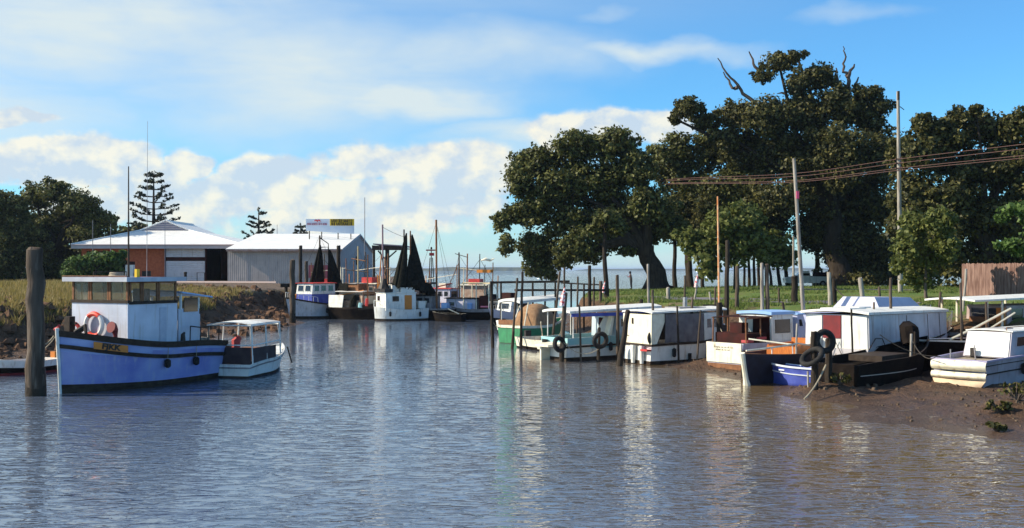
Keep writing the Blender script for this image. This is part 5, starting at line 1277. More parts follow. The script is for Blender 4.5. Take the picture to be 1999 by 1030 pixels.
# the tyre posts at the hulk
def tyre(label, c, ax, Rr=.30, r=.095):
    o = thing('tyre', label, 'tyre', c, 0, 'old tyres hung on posts as fenders')
    MB().ring((0, 0, 0), Rr, r, ax, 26, 10).build('casing', rubber, o, True)
    a = Vector(ax).normalized()
    MB().ring(a*r*.72, Rr-.01, .022, ax, 26, 5).ring(-a*r*.72, Rr-.01, .022, ax, 26, 5).build('sidewall_rib', rail, o, True)
    return o
def tp(px, py, d): return W(px, py, d)
pile('mooring_post', 'short black post carrying the left tyre beside the black hulk', (1589, 648), 1590, 33.9, 13, postdark, PG)
pile('mooring_post', 'thicker black post carrying the right tyre beside the black hulk', (1617, 662), 1618, 34.3, 14, postdark, PG)
tyre('black tyre on top of the right black post, before the maroon door', tp(1610, 666, 34.0), (.35, -1, .15), .30, .10)
tyre('large tyre slung at a slant low on the left black post', tp(1585, 696, 33.6), (-.62, -.35, .75), .34, .085)
tyre('black tyre with rope tails on a post in front of the aqua band', tp(1172, 664, 46.2), (.45, -1, -.2), .29, .10)
tyre('thin old tyre hanging against the grey canvas of the houseboat', tp(1275, 660, 45.3), (.8, -1, .1), .27, .06)
tyre('dark tyre lashed to the foot of the rag topped post by the awning', tp(1092, 672, 46.4), (.9, -1, .3), .27, .10)
pile('mooring_post', 'thin wet stake below the tyre with rope tails', (1170, 640), 1168, 46.6, 6, postdark, PG)
def rope(label, a, b, sag=.3, r=.018, m=None):
    a, b = Vector(a), Vector(b); o = MB(); n = 10
    o.tube([a.lerp(b, i/n)-Vector((0, 0, sag*4*(i/n)*(1-i/n))) for i in range(n+1)], r, 5)
    return tag(o.build('rope', m or ropem, None, True), label, 'rope', 'ropes between posts and boats')
rope('slack rope from the tyre with rope tails to the rag topped post', tp(1170, 680, 46.3), tp(1100, 668, 46.5), .35)
rope('dark rope from the weedy stake to the cream banded stern', tp(1781, 665, 37.4), tp(1826, 697, 35.0), .25, .016, roped)
rope('pale rope trailing from the left tyre down onto the mud', tp(1612, 712, 33.6), tp(1570, 778, 32.6), .12, .03)
rope('rope from the broad white faced post to the ground behind the lilac roof', tp(1629, 560, 57), tp(1668, 590, 56), .1, .03, roped)
rope('mooring rope from the blue workboat bow down to the tall left pile', tp(105, 655, 34.6), tp(78, 672, 34.3), .1, .02)
rope('mooring rope from the awning launch stern to the rag topped post', tp(1085, 662, 47.4), tp(1097, 640, 46.9), .1)
rope('mooring rope from the houseboat stern to the thick leaning post', tp(1228, 655, 45.6), tp(1216, 640, 44.8), .08)
rope('long drooping rope from the orange mast post to the grey launch stern', tp(1406, 640, 46.4), tp(1430, 668, 43.0), .15)
rope('mooring rope from the cream stem of the wooden boat to the short dark post', tp(1462, 692, 37.2), tp(1451, 694, 39.0), .12)
rope('rope from the green boat stern to the jetty corner post', tp(975, 638, 57.6), tp(961, 625, 55.2), .12)
rope('rope from the white trawler bow to the sunlit edged pile', tp(565, 592, 85.5), tp(571, 580, 79.2), .1, .03)
rope('sagging rope between the slim leaning post and the tall slim post near the green boat', tp(1009, 590, 54), tp(1019, 600, 54), .2)
rope('rope from the big white cabin boat stern to the right black post', tp(1632, 690, 39.0), tp(1617, 672, 34.5), .25)
# orange mast
o = thing('mast', 'thin tall orange and cream mast on a dark post, in front of the feathery trees', 'mast', W(1406, 690, 46.5))
b0 = W(1406, 690, 46.5)
MB().tube([W(1401, 383, 46.5)-b0, W(1404, 600, 46.5)-b0], [.035, .05], 8).build('pole', mat('orange_mast', (.62, .22, .07), .5, (.7, .45, .25), 5), o, True)
MB().tube([W(1404, 590, 46.5)-b0, W(1406, 715, 46.5)-b0], [.13, .14], 9).build('post', postdark, o, True)
# jetty rail in the middle distance
def jetty():
    d = 68; o = thing('jetty', 'dark timber jetty rails with thin uprights between the green boat and the point', 'jetty', W(1060, 640, d))
    b = o.location
    def P(px, py, dd=d): return W(px, py, dd)-b
    MB().beam(P(958, 551), P(1112, 549), .12, .14).build('top_rail', postdark, o)
    MB().beam(P(1005, 566, 69), P(1182, 566, 72), .12, .14).build('lower_rail', postdark, o)
    MB().beam(P(1095, 552, 78), P(1180, 556, 78), .10, .10).build('far_rail', postm, o)
    for px in (978, 1040, 1064, 1084, 1115, 1140): post(o, P(px, 549 if px < 1115 else 553, 68.4), P(px, 655, 68.4), .06, postdark, 'upright')
    MB().beam(P(960, 586), P(1060, 584), .5, .06).build('plank', postm, o)
jetty()
def hitching_beam():
    o = thing('hitching_beam', 'low dark timber crossbeam on two posts beside the houseboat bow', 'beam', (X(1395, 50), 50, 1.5)); b = o.location
    MB().beam(W(1372, 600, 50)-b, W(1412, 600, 50)-b, .14, .28).build('crossbeam', postdark, o)
    for px in (1376, 1409): post(o, W(px, 596, 50.1)-b, W(px, 680, 50.1)-b, .08, postdark, 'post')
hitching_beam()

# ---------------------------------------------------------------- power poles and wires
def power_pole(label, top, basepx, d, w0, w1, z0=None, extras=None):
    bx = X(basepx, d); z = zat(bx, d) if z0 is None else z0
    o = thing('power_pole', label, 'pole', (bx, d, z)); T = W(*top, d)-Vector((bx, d, z))
    n = 12; MB().tube([Vector((0, 0, -.5)).lerp(T, i/n) for i in range(n+1)], [(w0+(w1-w0)*i/n)/2/F*d for i in range(n+1)], 10).build('shaft', postpale, o, True)
    return o, T
po, T = power_pole('tallest power pole, carrying the overhead cables, right of the giant tree', (1753, 178), 1758, 74, 10, 6)
yw = [310, 318, 328, 332]
for y in yw[:3]:
    q = W(1755, y, 73.9)-po.location
    MB().beam(q+Vector((-.25, 0, 0)), q+Vector((.25, 0, 0)), .08, .08).tube([q+Vector((.15, 0, 0)), q+Vector((.15, 0, .16))], [.05, .03], 8).build('insulator', mat('brown_insulator', (.15, .07, .05), .3), po)
MB().tube([W(1753, 195, 74)-po.location+Vector((.0, -.1, 0)), W(1753, 178, 74)-po.location+Vector((0, -.1, 0))], .09, 6).tube([W(1753, 205, 74)-po.location, W(1765, 214, 74)-po.location], .03, 5).build('pole_top_fitting', rail, po)
lo_, T = power_pole('slim pale leaning pole behind the boats, with a pink tag halfway up', (1550, 309), 1574, 47, 9, 6.5)
q = W(1557, 380, 46.9)-lo_.location; MB().box(q, (.12, .06, .32)).build('pink_tag', mat('pink_tag', (.7, .1, .2), .7), lo_)
power_pole('thin pale pole standing on the lawn just left of the leaning pole', (1549, 460), 1549, 88, 5, 4)
yl = [[352, 347, 338, 310, 281, 266], [355, 350, 344, 318, 290, 276], [358, 356, 352, 328, 303, 290], [359, 358, 355, 332, 308, 296]]
pxs = [1285, 1350, 1553, 1755, 1999, 2120]; ds = [99, 93, 82, 73.8, 66, 62]
nm = ['topmost', 'second from the top', 'third from the top', 'lowest']
for k, ys_ in enumerate(yl):
    ctl = [W(p, y, d) for p, y, d in zip(pxs, ys_, ds)]; pts = []
    for i in range(len(ctl)-1):
        p0 = ctl[max(i-1, 0)]; p1 = ctl[i]; p2 = ctl[i+1]; p3 = ctl[min(i+2, len(ctl)-1)]
        for j in range(8):
            t = j/8; pts.append(.5*((2*p1)+(p2-p0)*t+(2*p0-5*p1+4*p2-p3)*t*t+(3*p1-p0-3*p2+p3)*t**3))
    pts.append(ctl[-1])
    tag(MB().tube(pts, .017, 5).build('cable', wirem, None, True), f'{nm[k]} of the four reddish overhead cables crossing the dark trees', 'cable', 'overhead cables')

# ================================================================ sheds on the wharf
def shed_one():
    o = thing('brick_shed', 'brick fish shed with a white hipped iron roof, louvred gablet and white roller door', 'building', (-41, 124, 2.7)); b = Vector((-41, 124, 2.7))
    def q(x, y, z): return Vector((x, y, z))-b
    x0, x1, y0, y1, ze = -50.4, -30.9, 123, 151, 6.75
    wl = MB().add([q(-49.6, 124, 2.2), q(-39.9, 124, 2.2), q(-39.9, 124, ze), q(-49.6, 124, ze), q(-49.6, 150, 2.2), q(-39.9, 150, 2.2), q(-39.9, 150, ze), q(-49.6, 150, ze)],
        [(0, 1, 2, 3), (4, 7, 6, 5), (0, 3, 7, 4), (1, 5, 6, 2)]); wl.build('brick_wall', brick, o)
    GL, GR, A1 = q(-45.3, 131, 8.75), q(-39.3, 131, 8.75), q(-42.3, 131.2, 9.95); GL2, GR2, A2 = q(-45.3, 143, 8.75), q(-39.3, 143, 8.75), q(-42.3, 142.8, 9.95)
    E1, E2, E3, E4 = q(x0, y0, ze+.12), q(x1, y0, ze+.12), q(x1, y1, ze+.12), q(x0, y1, ze+.12)
    rm = bpy.data.materials.get('white_iron_roof')
    MB().add([E1, E2, E3, E4, GL, GR, A1, GL2, GR2, A2], [(0, 1, 5, 4), (0, 4, 7, 3), (4, 6, 9, 7), (1, 2, 8, 5), (5, 8, 9, 6), (2, 3, 7, 8), (7, 9, 8)]).build('roof', rm, o)
    rb = MB()
    rb.tube([E1+Vector((0, 0, .04)), GL+Vector((0, 0, .04)), A1+Vector((0, 0, .05)), A2+Vector((0, 0, .05))], .10, 6); rb.tube([E2+Vector((0, 0, .04)), GR+Vector((0, 0, .04)), A1+Vector((0, 0, .05))], .10, 6)
    rb.build('ridge_capping', rm, o)
    lv = MB()
    for i in range(5):
        t = i/5+.05; lv.beam(GL.lerp(A1, t)+Vector((.15, -.05, 0)), GR.lerp(A1, t)+Vector((-.15, -.05, 0)), .06, .10)
    MB().add([GL+Vector((0, .1, 0)), GR+Vector((0, .1, 0)), A1+Vector((0, .1, 0))], [(0, 1, 2)]).build('gablet', mat('gablet_lilac', (.30, .26, .36), .8), o); lv.build('louvre', fasc, o)
    MB().add([E1, E2, E2-Vector((0, 0, .5)), E1-Vector((0, 0, .5)), E1+Vector((.0, .2, 0)), E2+Vector((0, .2, 0)), E2+Vector((0, .2, -.5)), E1+Vector((0, .2, -.5))], [(0, 1, 2, 3), (4, 7, 6, 5), (3, 2, 6, 7), (0, 3, 7, 4), (1, 5, 6, 2)]).b2(*[0]*6) if False else None
    f = MB(); f.box(q((x0+x1)/2, y0, ze-.12), (x1-x0, .10, .44)); f.box(q(x0, (y0+y1)/2, ze-.12), (.10, y1-y0-.12, .44)); f.build('fascia', fasc, o)
    MB().tube([q(x0, y0-.11, ze+.1), q(x1, y0-.11, ze+.1)], .07, 6).build('gutter', mat('gutter_paint', (.5, .4, .4), .6), o)
    # door block
    dr = MB(); dr.b2(*sum(([u] for u in (-39.85-b.x, -35.35-b.x, -.12, .1, 2.2-b.z, 5.0-b.z)), [])); dr.build('roller_door', doorw, o)
    MB().b2(-39.85-b.x, -35.35-b.x, -.10, .1, 5.45-b.z, ze-.3-b.z).build('transom_panel', doorw, o)
    MB().b2(-39.85-b.x, -35.35-b.x, -.02, .1, 5.0-b.z, 5.45-b.z).build('dark_bar', darkin, o)  # dark bar between roller door and upper panel
    MB().b2(-39.98-b.x, -39.86-b.x, -.2, .1, -.4, ze-.3-b.z).b2(-35.34-b.x, -35.22-b.x, -.2, .1, -.4, ze-.3-b.z).build('door_jamb', darkin, o)
    # open bay: recess with brown back wall
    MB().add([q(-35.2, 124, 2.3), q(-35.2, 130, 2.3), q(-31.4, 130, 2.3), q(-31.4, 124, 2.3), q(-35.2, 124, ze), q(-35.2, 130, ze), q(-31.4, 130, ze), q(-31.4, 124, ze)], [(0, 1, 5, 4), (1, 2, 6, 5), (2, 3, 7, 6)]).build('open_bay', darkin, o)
    for x in (-33.8, -32.6): MB().b2(x-.3-b.x, x+.3-b.x, 5.6, 5.8, 2.6-b.z, 6-b.z).build('bay_door', mat('bay_brown', (.10, .05, .04), .9), o)
    MB().b2(-31.4-b.x, -31.2-b.x, 0, 26, -.4, ze-b.z).b2(-35.4-b.x, -35.2-b.x, 0.1, 26, -.4, ze-b.z).build('side_wall', fibro, o)
    MB().b2(-49-b.x, -45.6-b.x, -.05, .1, .3, 3.4).build('dark_opening', darkin, o)
def shed_two():
    o = thing('grey_shed', 'long pale grey shed with a sunlit white roof and gable end, behind the trawlers', 'building', (-25, 118, 2.7)); b = Vector((-25, 118, 2.7))
    def q(x, y, z): return Vector((x, y, z))-b
    xa, xb, ya, yb, ym, ze, zr = -31.2, -18.8, 118, 145, 131.5, 6.25, 8.3
    MB().add([q(xa, ya, 2.2), q(xb, ya, 2.2), q(xb, ya, ze), q(xa, ya, ze)], [(0, 1, 2, 3)]).add([q(xa, ya, 2.2), q(xa, ya, ze), q(xa, ym, zr), q(xa, yb, ze), q(xa, yb, 2.2)], [(0, 1, 2, 3, 4)]).build('front_wall', fibro, o)
    MB().add([q(xb, ya, 2.2), q(xb, yb, 2.2), q(xb, yb, ze), q(xb, ym, zr), q(xb, ya, ze)], [(0, 1, 2, 3, 4)]).build('gable_wall', mat('gable_cladding', (.48, .39, .38), .8, (.40, .33, .32), 2), o)
    e = .45; r = MB(); zz = .08
    for s, (p, z0_) in enumerate(((ya-e, ze-.06), (yb+e, ze-.06))):
        r.add([q(xa-.1, p, z0_+zz), q(xb+.3, p, z0_+zz), q(xb+.3, ym, zr+zz), q(xa-.1, ym, zr+zz), q(xa-.1, p, z0_), q(xb+.3, p, z0_), q(xb+.3, ym, zr-.02), q(xa-.1, ym, zr-.02)], [(0, 1, 2, 3), (7, 6, 5, 4), (0, 4, 5, 1), (1, 5, 6, 2), (0, 3, 7, 4)])
    r.build('roof', roofm, o)
    MB().b2(xa-b.x, xb+.2-b.x, -.62, -.5, ze-.25-b.z, ze-.02-b.z).build('gutter', mat('rusty_gutter', (.30, .17, .13), .8, (.4, .3, .28), 3), o)
    MB().add([q(xb+.31, ya-e, ze-.2), q(xb+.31, ym, zr-.14), q(xb+.31, ym, zr+.12), q(xb+.31, ya-e, ze+.06)], [(0, 1, 2, 3)]).build('barge_board', fasc, o)
    for i in range(5): x = xa+2.2+i*2.3; MB().b2(x-.02-b.x, x+.02-b.x, -.015, .0, -.4, ze-.3-b.z).build('wall_batten', fasc, o)
    MB().b2(.02+xb-b.x, xb+.06-b.x, 11.5, 13, 4.6-b.z, 5.6-b.z).build('vent', darkin, o); MB().b2(-22.3-b.x, -20.2-b.x, -.08, -.01, 3.1-b.z, 4.5-b.z).build('red_panel', mat('faded_red_panel', (.42, .10, .12), .7), o)
shed_one(); shed_two()
def roof_sign():
    d = 126.; o = thing('roof_sign', 'rooftop billboard, white with red lettering on the left and a yellow panel on the right', 'sign', W(644, 458, d)); b = o.location
    P = lambda px, py, dd=d: W(px, py, dd)-b
    MB().prism([P(597, 427), P(691, 427), P(691, 456), P(597, 450)], (0, .15, 0)).build('board', mat('pale_blue_board', (.60, .68, .80), .6, (.66, .72, .8), 2), o)
    MB().prism([P(644, 427, d-.05), P(691.5, 427, d-.05), P(691.5, 440, d-.05), P(644, 440, d-.05)], (0, .04, 0)).build('yellow_panel', yellow, o)
    rt = (R(90), 0, 0)
    def marks(x0, x1, yc, h, m_, seed, words_):
        # rows of painted capitals too small to read in the photograph: short strokes grouped into words
        mb = MB(); rnd = random.Random(seed); x = x0; wl = (x1-x0)/words_; w = h*.55/d*F
        while x < x1-w:
            if words_ > 1 and (x-x0) % wl > wl*.86: x += w*.6; continue
            L_, T_ = P(x, yc+h/2/d*F, d-.08), P(x, yc-h/2/d*F, d-.08); R_, U_ = P(x+w*.7, yc+h/2/d*F, d-.08), P(x+w*.7, yc-h/2/d*F, d-.08); t_ = h*.17
            k = rnd.randrange(4)
            if k != 1: mb.beam(L_, T_, t_, .01)
            if k in (0, 2): mb.beam(R_, U_, t_, .01)
            if k == 1: mb.beam(L_, (T_+U_)/2, t_, .01).beam((T_+U_)/2, R_, t_, .01)
            if k in (0, 3): mb.beam(T_, U_, t_, .01)
            if k in (2, 3): mb.beam((L_+T_)/2, (R_+U_)/2, t_, .01)
            x += w
        return mb.build('lettering', m_, o)
    marks(646.5, 690, 430.4, .36, blackm, 3, 1); marks(646.5, 690, 436.8, .36, blackm, 8, 1); marks(599.5, 641, 437.0, .24, mat('sign_plum', (.35, .08, .16), .6), 5, 4)
    text('lettering', 'aa', .62, mat('sign_red', (.70, .05, .05), .6), o, P(620, 430.5, d-.04), rt, .01, 1.3, .03)
    for px in (604, 628, 660, 685): MB().beam(P(px, 448, d+.2), P(px, 470, d+.2), .10).beam(P(px, 440, d+.2), P(px, 466, d+3.2), .08).build('strut', rail, o)
roof_sign()
def wharf():
    o = thing('wharf', 'dark timber wharf on piles in front of the grey shed', 'wharf', (-20, 108, 2.5)); b = Vector((-20, 108, 2.5))
    pl = [P2(548, 104), P2(640, 106.5), P2(740, 108.5), P2(835, 111)]
    for a, c in zip(pl[:-1], pl[1:]):
        a3, c3 = Vector((*a, 2.45)), Vector((*c, 2.45)); MB().prism([a3-b, c3-b, c3-b+Vector((.6, 5.2, 0)), a3-b+Vector((.6, 5.2, 0))], (0, 0, .2)).build('deck', postm, o)
        MB().beam(a3-b+Vector((0, -.1, .02)), c3-b+Vector((0, -.1, .02)), .2, .35).build('edge_beam', postdark, o)
        n = 5
        for i in range(n):
            p = a3.lerp(c3, (i+.5)/n)-b; MB().tube([p+Vector((0, .3, -3.2)), p+Vector((0, .25, -.1))], .16, 8).build('pile', postdark, o, True)
    # pale kerb along the hard standing
    MB().beam(W(322, 549.5, 113)-b, W(540, 550.5, 108)-b, .25, .16).build('kerb', mat('pale_kerb', (.55, .42, .38), .8), o)
wharf()
def canopy():
    d = 113.; o = thing('loading_canopy', 'flat dark roofed loading canopy on one braced post beside the shed gable', 'canopy', (X(756, d), d, 2.7)); b = o.location
    P = lambda px, py, dd=d: W(px, py, dd)-b
    MB().prism([P(728, 477), P(792, 481), P(792, 481)+Vector((0, 6, 0)), P(728, 477)+Vector((0, 6, 0))], (0, 0, .12)).build('roof', mat('canopy_top', (.35, .28, .30), .7), o)
    MB().prism([P(726, 478.5), P(793, 482.5), P(793, 488), P(726, 488)], (0, .15, 0)).b2(P(728, 480).x, P(790, 480).x, .2, 5.5, P(728, 485).z, P(728, 483).z).build('fascia', rail, o)
    post(o, P(756, 488, d+.3), P(756, 560, d+.3), .22, blackm, 'column', 8)
    MB().beam(P(738, 489), P(754, 508), .14).beam(P(774, 489), P(758, 503), .14).build('brace', blackm, o)
    post(o, P(730, 488, d+4), P(730, 556, d+4), .14, rail, 'column'); post(o, P(787, 488, d+4), P(787, 556, d+4), .12, rail, 'column')
canopy()
def yard_bits():
    x = X(254, 112); z = zat(x, 112)
    o = thing('fuel_pump', 'white fuel pump with a dark top in front of the brick wall', 'pump', (x, 112, z)); MB().box((0, 0, .9), (.8, .6, 1.8)).build('body', white, o); MB().box((0.05, -.02, 1.98), (.72, .55, .34)).build('head', darkin, o); MB().tube([(.42, 0, 1.2), (.65, 0, .9), (.42, 0, .4)], .03, 5).build('hose', blackm, o)
    x = X(284, 112); z = zat(x, 112)
    o = thing('red_handcart', 'small red cart with a dark box on it beside the white fuel pump', 'cart', (x, 112, z)); MB().box((0, 0, .45), (1.2, .8, .25)).box((-.7, 0, .7), (.08, .8, .8)).build('tray', redp, o); MB().box((.1, 0, .88), (.75, .6, .55)).build('box', blackm, o)
    for s in (-.35, .35):
        for y in (-.42, .42): MB().ring((s, y, .2), .15, .05, (0, 1, 0), 12, 6).build('wheel', rubber, o, True)
    x = X(362, 114)
    o = thing('bollard', 'short dark bollard in front of the white roller door', 'bollard', (x, 114, zat(x, 114))); MB().lathe((0, 0, 0), [(.16, -.2), (.15, .9), (.18, .95), (.18, 1.1), (.1, 1.15)], 10).build('stump', rail, o, True)
    x = X(392, 114)
    o = thing('hand_rail', 'small hoop rail at the right edge of the white roller door', 'rail', (x, 114, zat(x, 114))); MB().tube([(-.4, 0, -.1), (-.4, 0, 1.1), (.4, 0, 1.1), (.4, 0, -.1)], .05, 6).build('hoop', rail, o, True)
    x = X(842, 130)
    o = thing('channel_beacon', 'small channel beacon with a red top board above the water', 'beacon', (x, 130, -1)); T = W(842, 488, 130).z+1
    MB().tube([(-.5, 0, 0), (-.15, 0, T-.9)], .06, 5).tube([(.5, 0, 0), (.15, 0, T-.9)], .06, 5).tube([(0, .5, 0), (0, 0, T)], .06, 5).tube([(-.3, 0, T*.55), (.3, 0, T*.55)], .05, 5).build('frame', rail, o); MB().box((0, 0, T), (1.3, .1, .16)).box((.05, 0, T-.5), (.6, .12, .35)).build('marker_board', redp, o); MB().lathe((0, 0, T+.1), [(.1, 0), (.12, .2), (.05, .3)], 8).build('lamp', blackm, o)
    # thin masts seen over the trees on the left and over the sheds
    for px, yt, d, lab in ((181, 430, 118, 'short aerial pole on the roof left end, in front of the left fig'), (216, 437, 119, 'aerial pole right of the workboat mast, above the hipped roof'), (712, 385, 121, 'tall thin radio mast rising from the gable end of the grey shed'), (541, 438, 135, 'short pole behind the roof valley right of the smaller pine')):
        tag(MB().tube([W(px, 560, d), W(px, yt, d)], [.06, .035], 6).build('radio_mast', greyh, None, True), lab, 'mast', 'radio masts by the sheds')
yard_bits()
# ---------------------------------------------------------------- paling fence at the right
def fence():
    d0, d1 = 66., 58.; a = Vector((X(1878, d0), d0, 0)); c = Vector((X(2120, d1), d1, 0)); n = 110
    L_ = (c-a).length; dv = (c-a).normalized(); nv = Vector((-dv.y, dv.x, 0)); rnd = random.Random(5)
    o = thing('paling_fence', 'weathered pinkish timber paling fence under the dark trees at the right edge', 'fence', (a.x, a.y, 0))
    mb = MB(); w = L_/n
    for i in range(n):
        p = a+dv*(i+.5)*w; z = zat(p.x, p.y); h = 2.02+rnd.uniform(-.03, .03)
        q = p-a+nv*rnd.uniform(-.01, .01)
        m_ = Matrix((dv, nv, Vector((0, 0, 1)))).transposed()
        mb.box((q.x, q.y, z+h/2-.05), (w*.9, .022, h), m_)
    mb.build('palings', fencem, o)
    for i in range(5):
        p = a+dv*L_*i/4; z = zat(p.x, p.y); MB().box((p.x-a.x+nv.x*.09, p.y-a.y+nv.y*.09, z+.9), (.12, .12, 2.0)).build('post', postm, o)
    for h in (.5, 1.6):
        z = zat(a.x, a.y)
        MB().beam(Vector((nv.x*.04, nv.y*.04, z+h)), c-a+Vector((nv.x*.04, nv.y*.04, zat(c.x, c.y)+h)), .05, .08).build('rail', postm, o)
fence()
# ---------------------------------------------------------------- parked pickup on the far lawn
def pickup():
    d = 110.; x = X(1576, d); z = zat(x, d)
    o = thing('pickup', 'white pickup with an open tray parked on the far lawn under the trees', 'pickup', (x, d, z), R(176))
    # local +X forward
    L_ = 4.6
    mb = MB(); prof = [(2.3, .45), (2.32, .95), (1.5, 1.08), (1.0, 1.1), (.4, 1.12), (-.15, 1.1), (-2.3, 1.05), (-2.3, .5), (-1.9, .42), (1.9, .4)]
    mb.prism([(p[0], -.82, p[1]) for p in prof], (0, 1.64, 0)).build('body', white, o)
    MB().prism([(1.1, -.72, 1.12), (.65, -.66, 1.62), (-.05, -.66, 1.64), (-.2, -.72, 1.12)], (0, 1.4, 0)).build('cab', white, o)
    MB().prism([(.95, -.735, 1.16), (.58, -.70, 1.55), (.0, -.70, 1.56), (-.1, -.735, 1.16)], (0, .03, 0)).prism([(.95, .735, 1.16), (.58, .70, 1.55), (.0, .70, 1.56), (-.1, .735, 1.16)], (0, -.03, 0)).prism([(1.1, -.6, 1.16), (.72, -.58, 1.56), (.72, .58, 1.56), (1.1, .6, 1.16)], (.02, 0, .02)).build('window', glassd, o)
    MB().b2(-2.25, -.3, -.7, .7, 1.10, 1.14).b2(-2.0, -.6, -.4, .4, 1.14, 1.5).build('tray_load', darkin, o)
    for xx in (1.45, -1.4):
        for s in (-1, 1): w = MB().ring((xx, s*.80, .33), .24, .09, (0, 1, 0), 18, 8).build('wheel', rubber, o, True); MB().lathe((0, 0, 0), [(.16, -.04), (.16, .04)], 12).build('rim', metal, w).matrix_local = Matrix.Translation((xx, s*.82, .33)) @ Matrix.Rotation(R(90), 4, 'X')
    for s in (-.6, .6): MB().box((2.33, s, .8), (.05, .26, .16)).build('headlight', metal, o)
pickup()
# ================================================================ trees and plants
def leaf_cloud(clumps, size, seed, cover=1.5, up=.25, elong=1.5):
    """clumps: array rows (x,y,z,rx,ry,rz); returns co, quads of small folded leaf sprays"""
    rng = np.random.default_rng(seed); cl = np.asarray(clumps, float)
    area = 4*PI*((cl[:, 3]*cl[:, 4]*cl[:, 5])**(2/3)); n = np.maximum(6, (area*cover/(size*size*elong*.8)).astype(int))
    idx = np.repeat(np.arange(len(cl)), n); N = len(idx)
    d = rng.normal(size=(N, 3)); d /= np.linalg.norm(d, axis=1)[:, None]
    r = .35+.65*rng.random(N)**.45; r *= 1+.12*rng.normal(size=N)
    c = cl[idx, :3]+d*cl[idx, 3:6]*r[:, None]
    nrm = d+np.array([0, 0, up])+rng.normal(size=(N, 3))*.75; nrm /= np.linalg.norm(nrm, axis=1)[:, None]
    t = np.cross(nrm, rng.normal(size=(N, 3))); t /= np.linalg.norm(t, axis=1)[:, None]; b = np.cross(nrm, t)
    s = size*(.6+.8*rng.random(N))[:, None]/2
    fold = nrm*s*.35
    v0 = c-t*s*elong; v1 = c+b*s-fold; v2 = c+t*s*elong; v3 = c-b*s-fold
    co = np.stack([v0, v1, v2, v3], 1).reshape(-1, 3); q = np.arange(N*4).reshape(-1, 4)
    return co, q
def subclumps(lobe, rng, k, rs=(.26, .44)):
    x, y, z, rx, ry, rz = lobe; out = []
    for _ in range(k):
        d = rng.normal(size=3); d /= np.linalg.norm(d)
        f = rng.uniform(.15, .95); s = rng.uniform(*rs); g = min(rx, ry, rz)
        out.append((x+d[0]*rx*f, y+d[1]*ry*f, z+d[2]*rz*f, g*s*rng.uniform(.9, 1.4), g*s*rng.uniform(.9, 1.3), g*s*rng.uniform(.65, 1.0)))
    return out
def tree(name, label, base, lobes, leafm, barkm=bark, d=100, size=.34, seed=1, trunk_w=20, k=13, cover=1.12, depth=.9, group='trees on the point', limbs=6, trunk_to=None, fork=.45, bend=0, cat='tree', lens=1, rs=(.20, .36), dead=None, elong=1.5, flare=1.5, dspread=.6):
    bx = X(base[0], d); bz = zat(bx, d) if base[1] is None else base[1]
    o = thing(name, label, cat, (bx, d, bz), 0, group); B = Vector((bx, d, bz))
    rng = np.random.default_rng(seed); rnd = random.Random(seed); cl = []; cents = []
    for lb in lobes:
        px, py, rx, ry = lb[:4]; dd = lb[4] if len(lb) > 4 else rnd.uniform(-dspread, dspread)
        s = d/F; dist = d+dd*max(rx, ry)*s*1.2
        p = W(px, py, dist); rx *= dist/F; ry *= dist/F
        cents.append((p, min(rx, ry)))
        cl += subclumps((p.x-B.x, p.y-B.y, p.z-B.z, rx, max(rx, ry)*depth, ry), rng, int(k*3.0), rs)
        cl.append((p.x-B.x, p.y-B.y, p.z-B.z, rx*.88, max(rx, ry)*depth*.88, ry*.88))
    co, q = leaf_cloud(cl, size, seed, cover, elong=elong)
    npmesh('crown', co, q, leafm, o)
    # trunk and limbs
    w = trunk_w/2/F*d
    tt = trunk_to or (base[0], (cents[0][0].z))
    top = W(trunk_to[0], trunk_to[1], d)-B if trunk_to else Vector((0, 0, (sum((c[0].z for c in cents))/len(cents)-B.z)*fork))
    n = 7; pts = [Vector((0, 0, -.4)).lerp(top, i/n)+Vector((math.sin(i*1.1+seed)*w*.25*(i > 0), math.cos(i*1.7+seed)*w*.2*(i > 0), 0)) for i in range(n+1)]
    rs_ = [w*(1+(flare-1)*max(0, 1-i/2.2))*(1-.28*i/n) for i in range(n+1)]
    MB().tube(pts, rs_, 12).build('trunk', barkm, o, True)
    sel = sorted(cents, key=lambda c: -c[1]); rnd.shuffle(sel); lm = MB()
    for c, r in sel[:limbs]:
        e = c-B; mid = top.lerp(e, .5)+Vector((rnd.uniform(-1, 1), rnd.uniform(-1, 1), rnd.uniform(-.2, .8)))*w*1.2
        q1 = top.lerp(mid, .5)+Vector((0, 0, w*.6))
        lm.tube([top-Vector((0, 0, w*.8)), q1, mid, e, e+(e-mid)*.08], [w*.55, w*.36, w*.20, w*.10, w*.03], 8)
        for _ in range(3):
            f = mid.lerp(e, rnd.random()); g = f+Vector((rnd.uniform(-1, 1), rnd.uniform(-1, 1), rnd.uniform(-.3, 1)))*r*.9
            lm.tube([f, f.lerp(g, .5)+Vector((0, 0, .1)), g], [w*.14, w*.09, w*.03], 5)
    if limbs: lm.build('limbs', barkm, o, True)
    if dead:
        for pts_ in dead:
            pp = [W(px, py, d)-B for px, py in pts_]; dn = []
            for a, b in zip(pp[:-1], pp[1:]):
                for i in range(4): dn.append(a.lerp(b, i/4)+Vector((rnd.uniform(-.12, .12), rnd.uniform(-.1, .1), rnd.uniform(-.1, .1))))
            dn.append(pp[-1]); MB().tube(dn, [.20*(1-i/len(dn))+.03 for i in range(len(dn))], 6).build('dead_branch', barkpale, o, True)
    return o
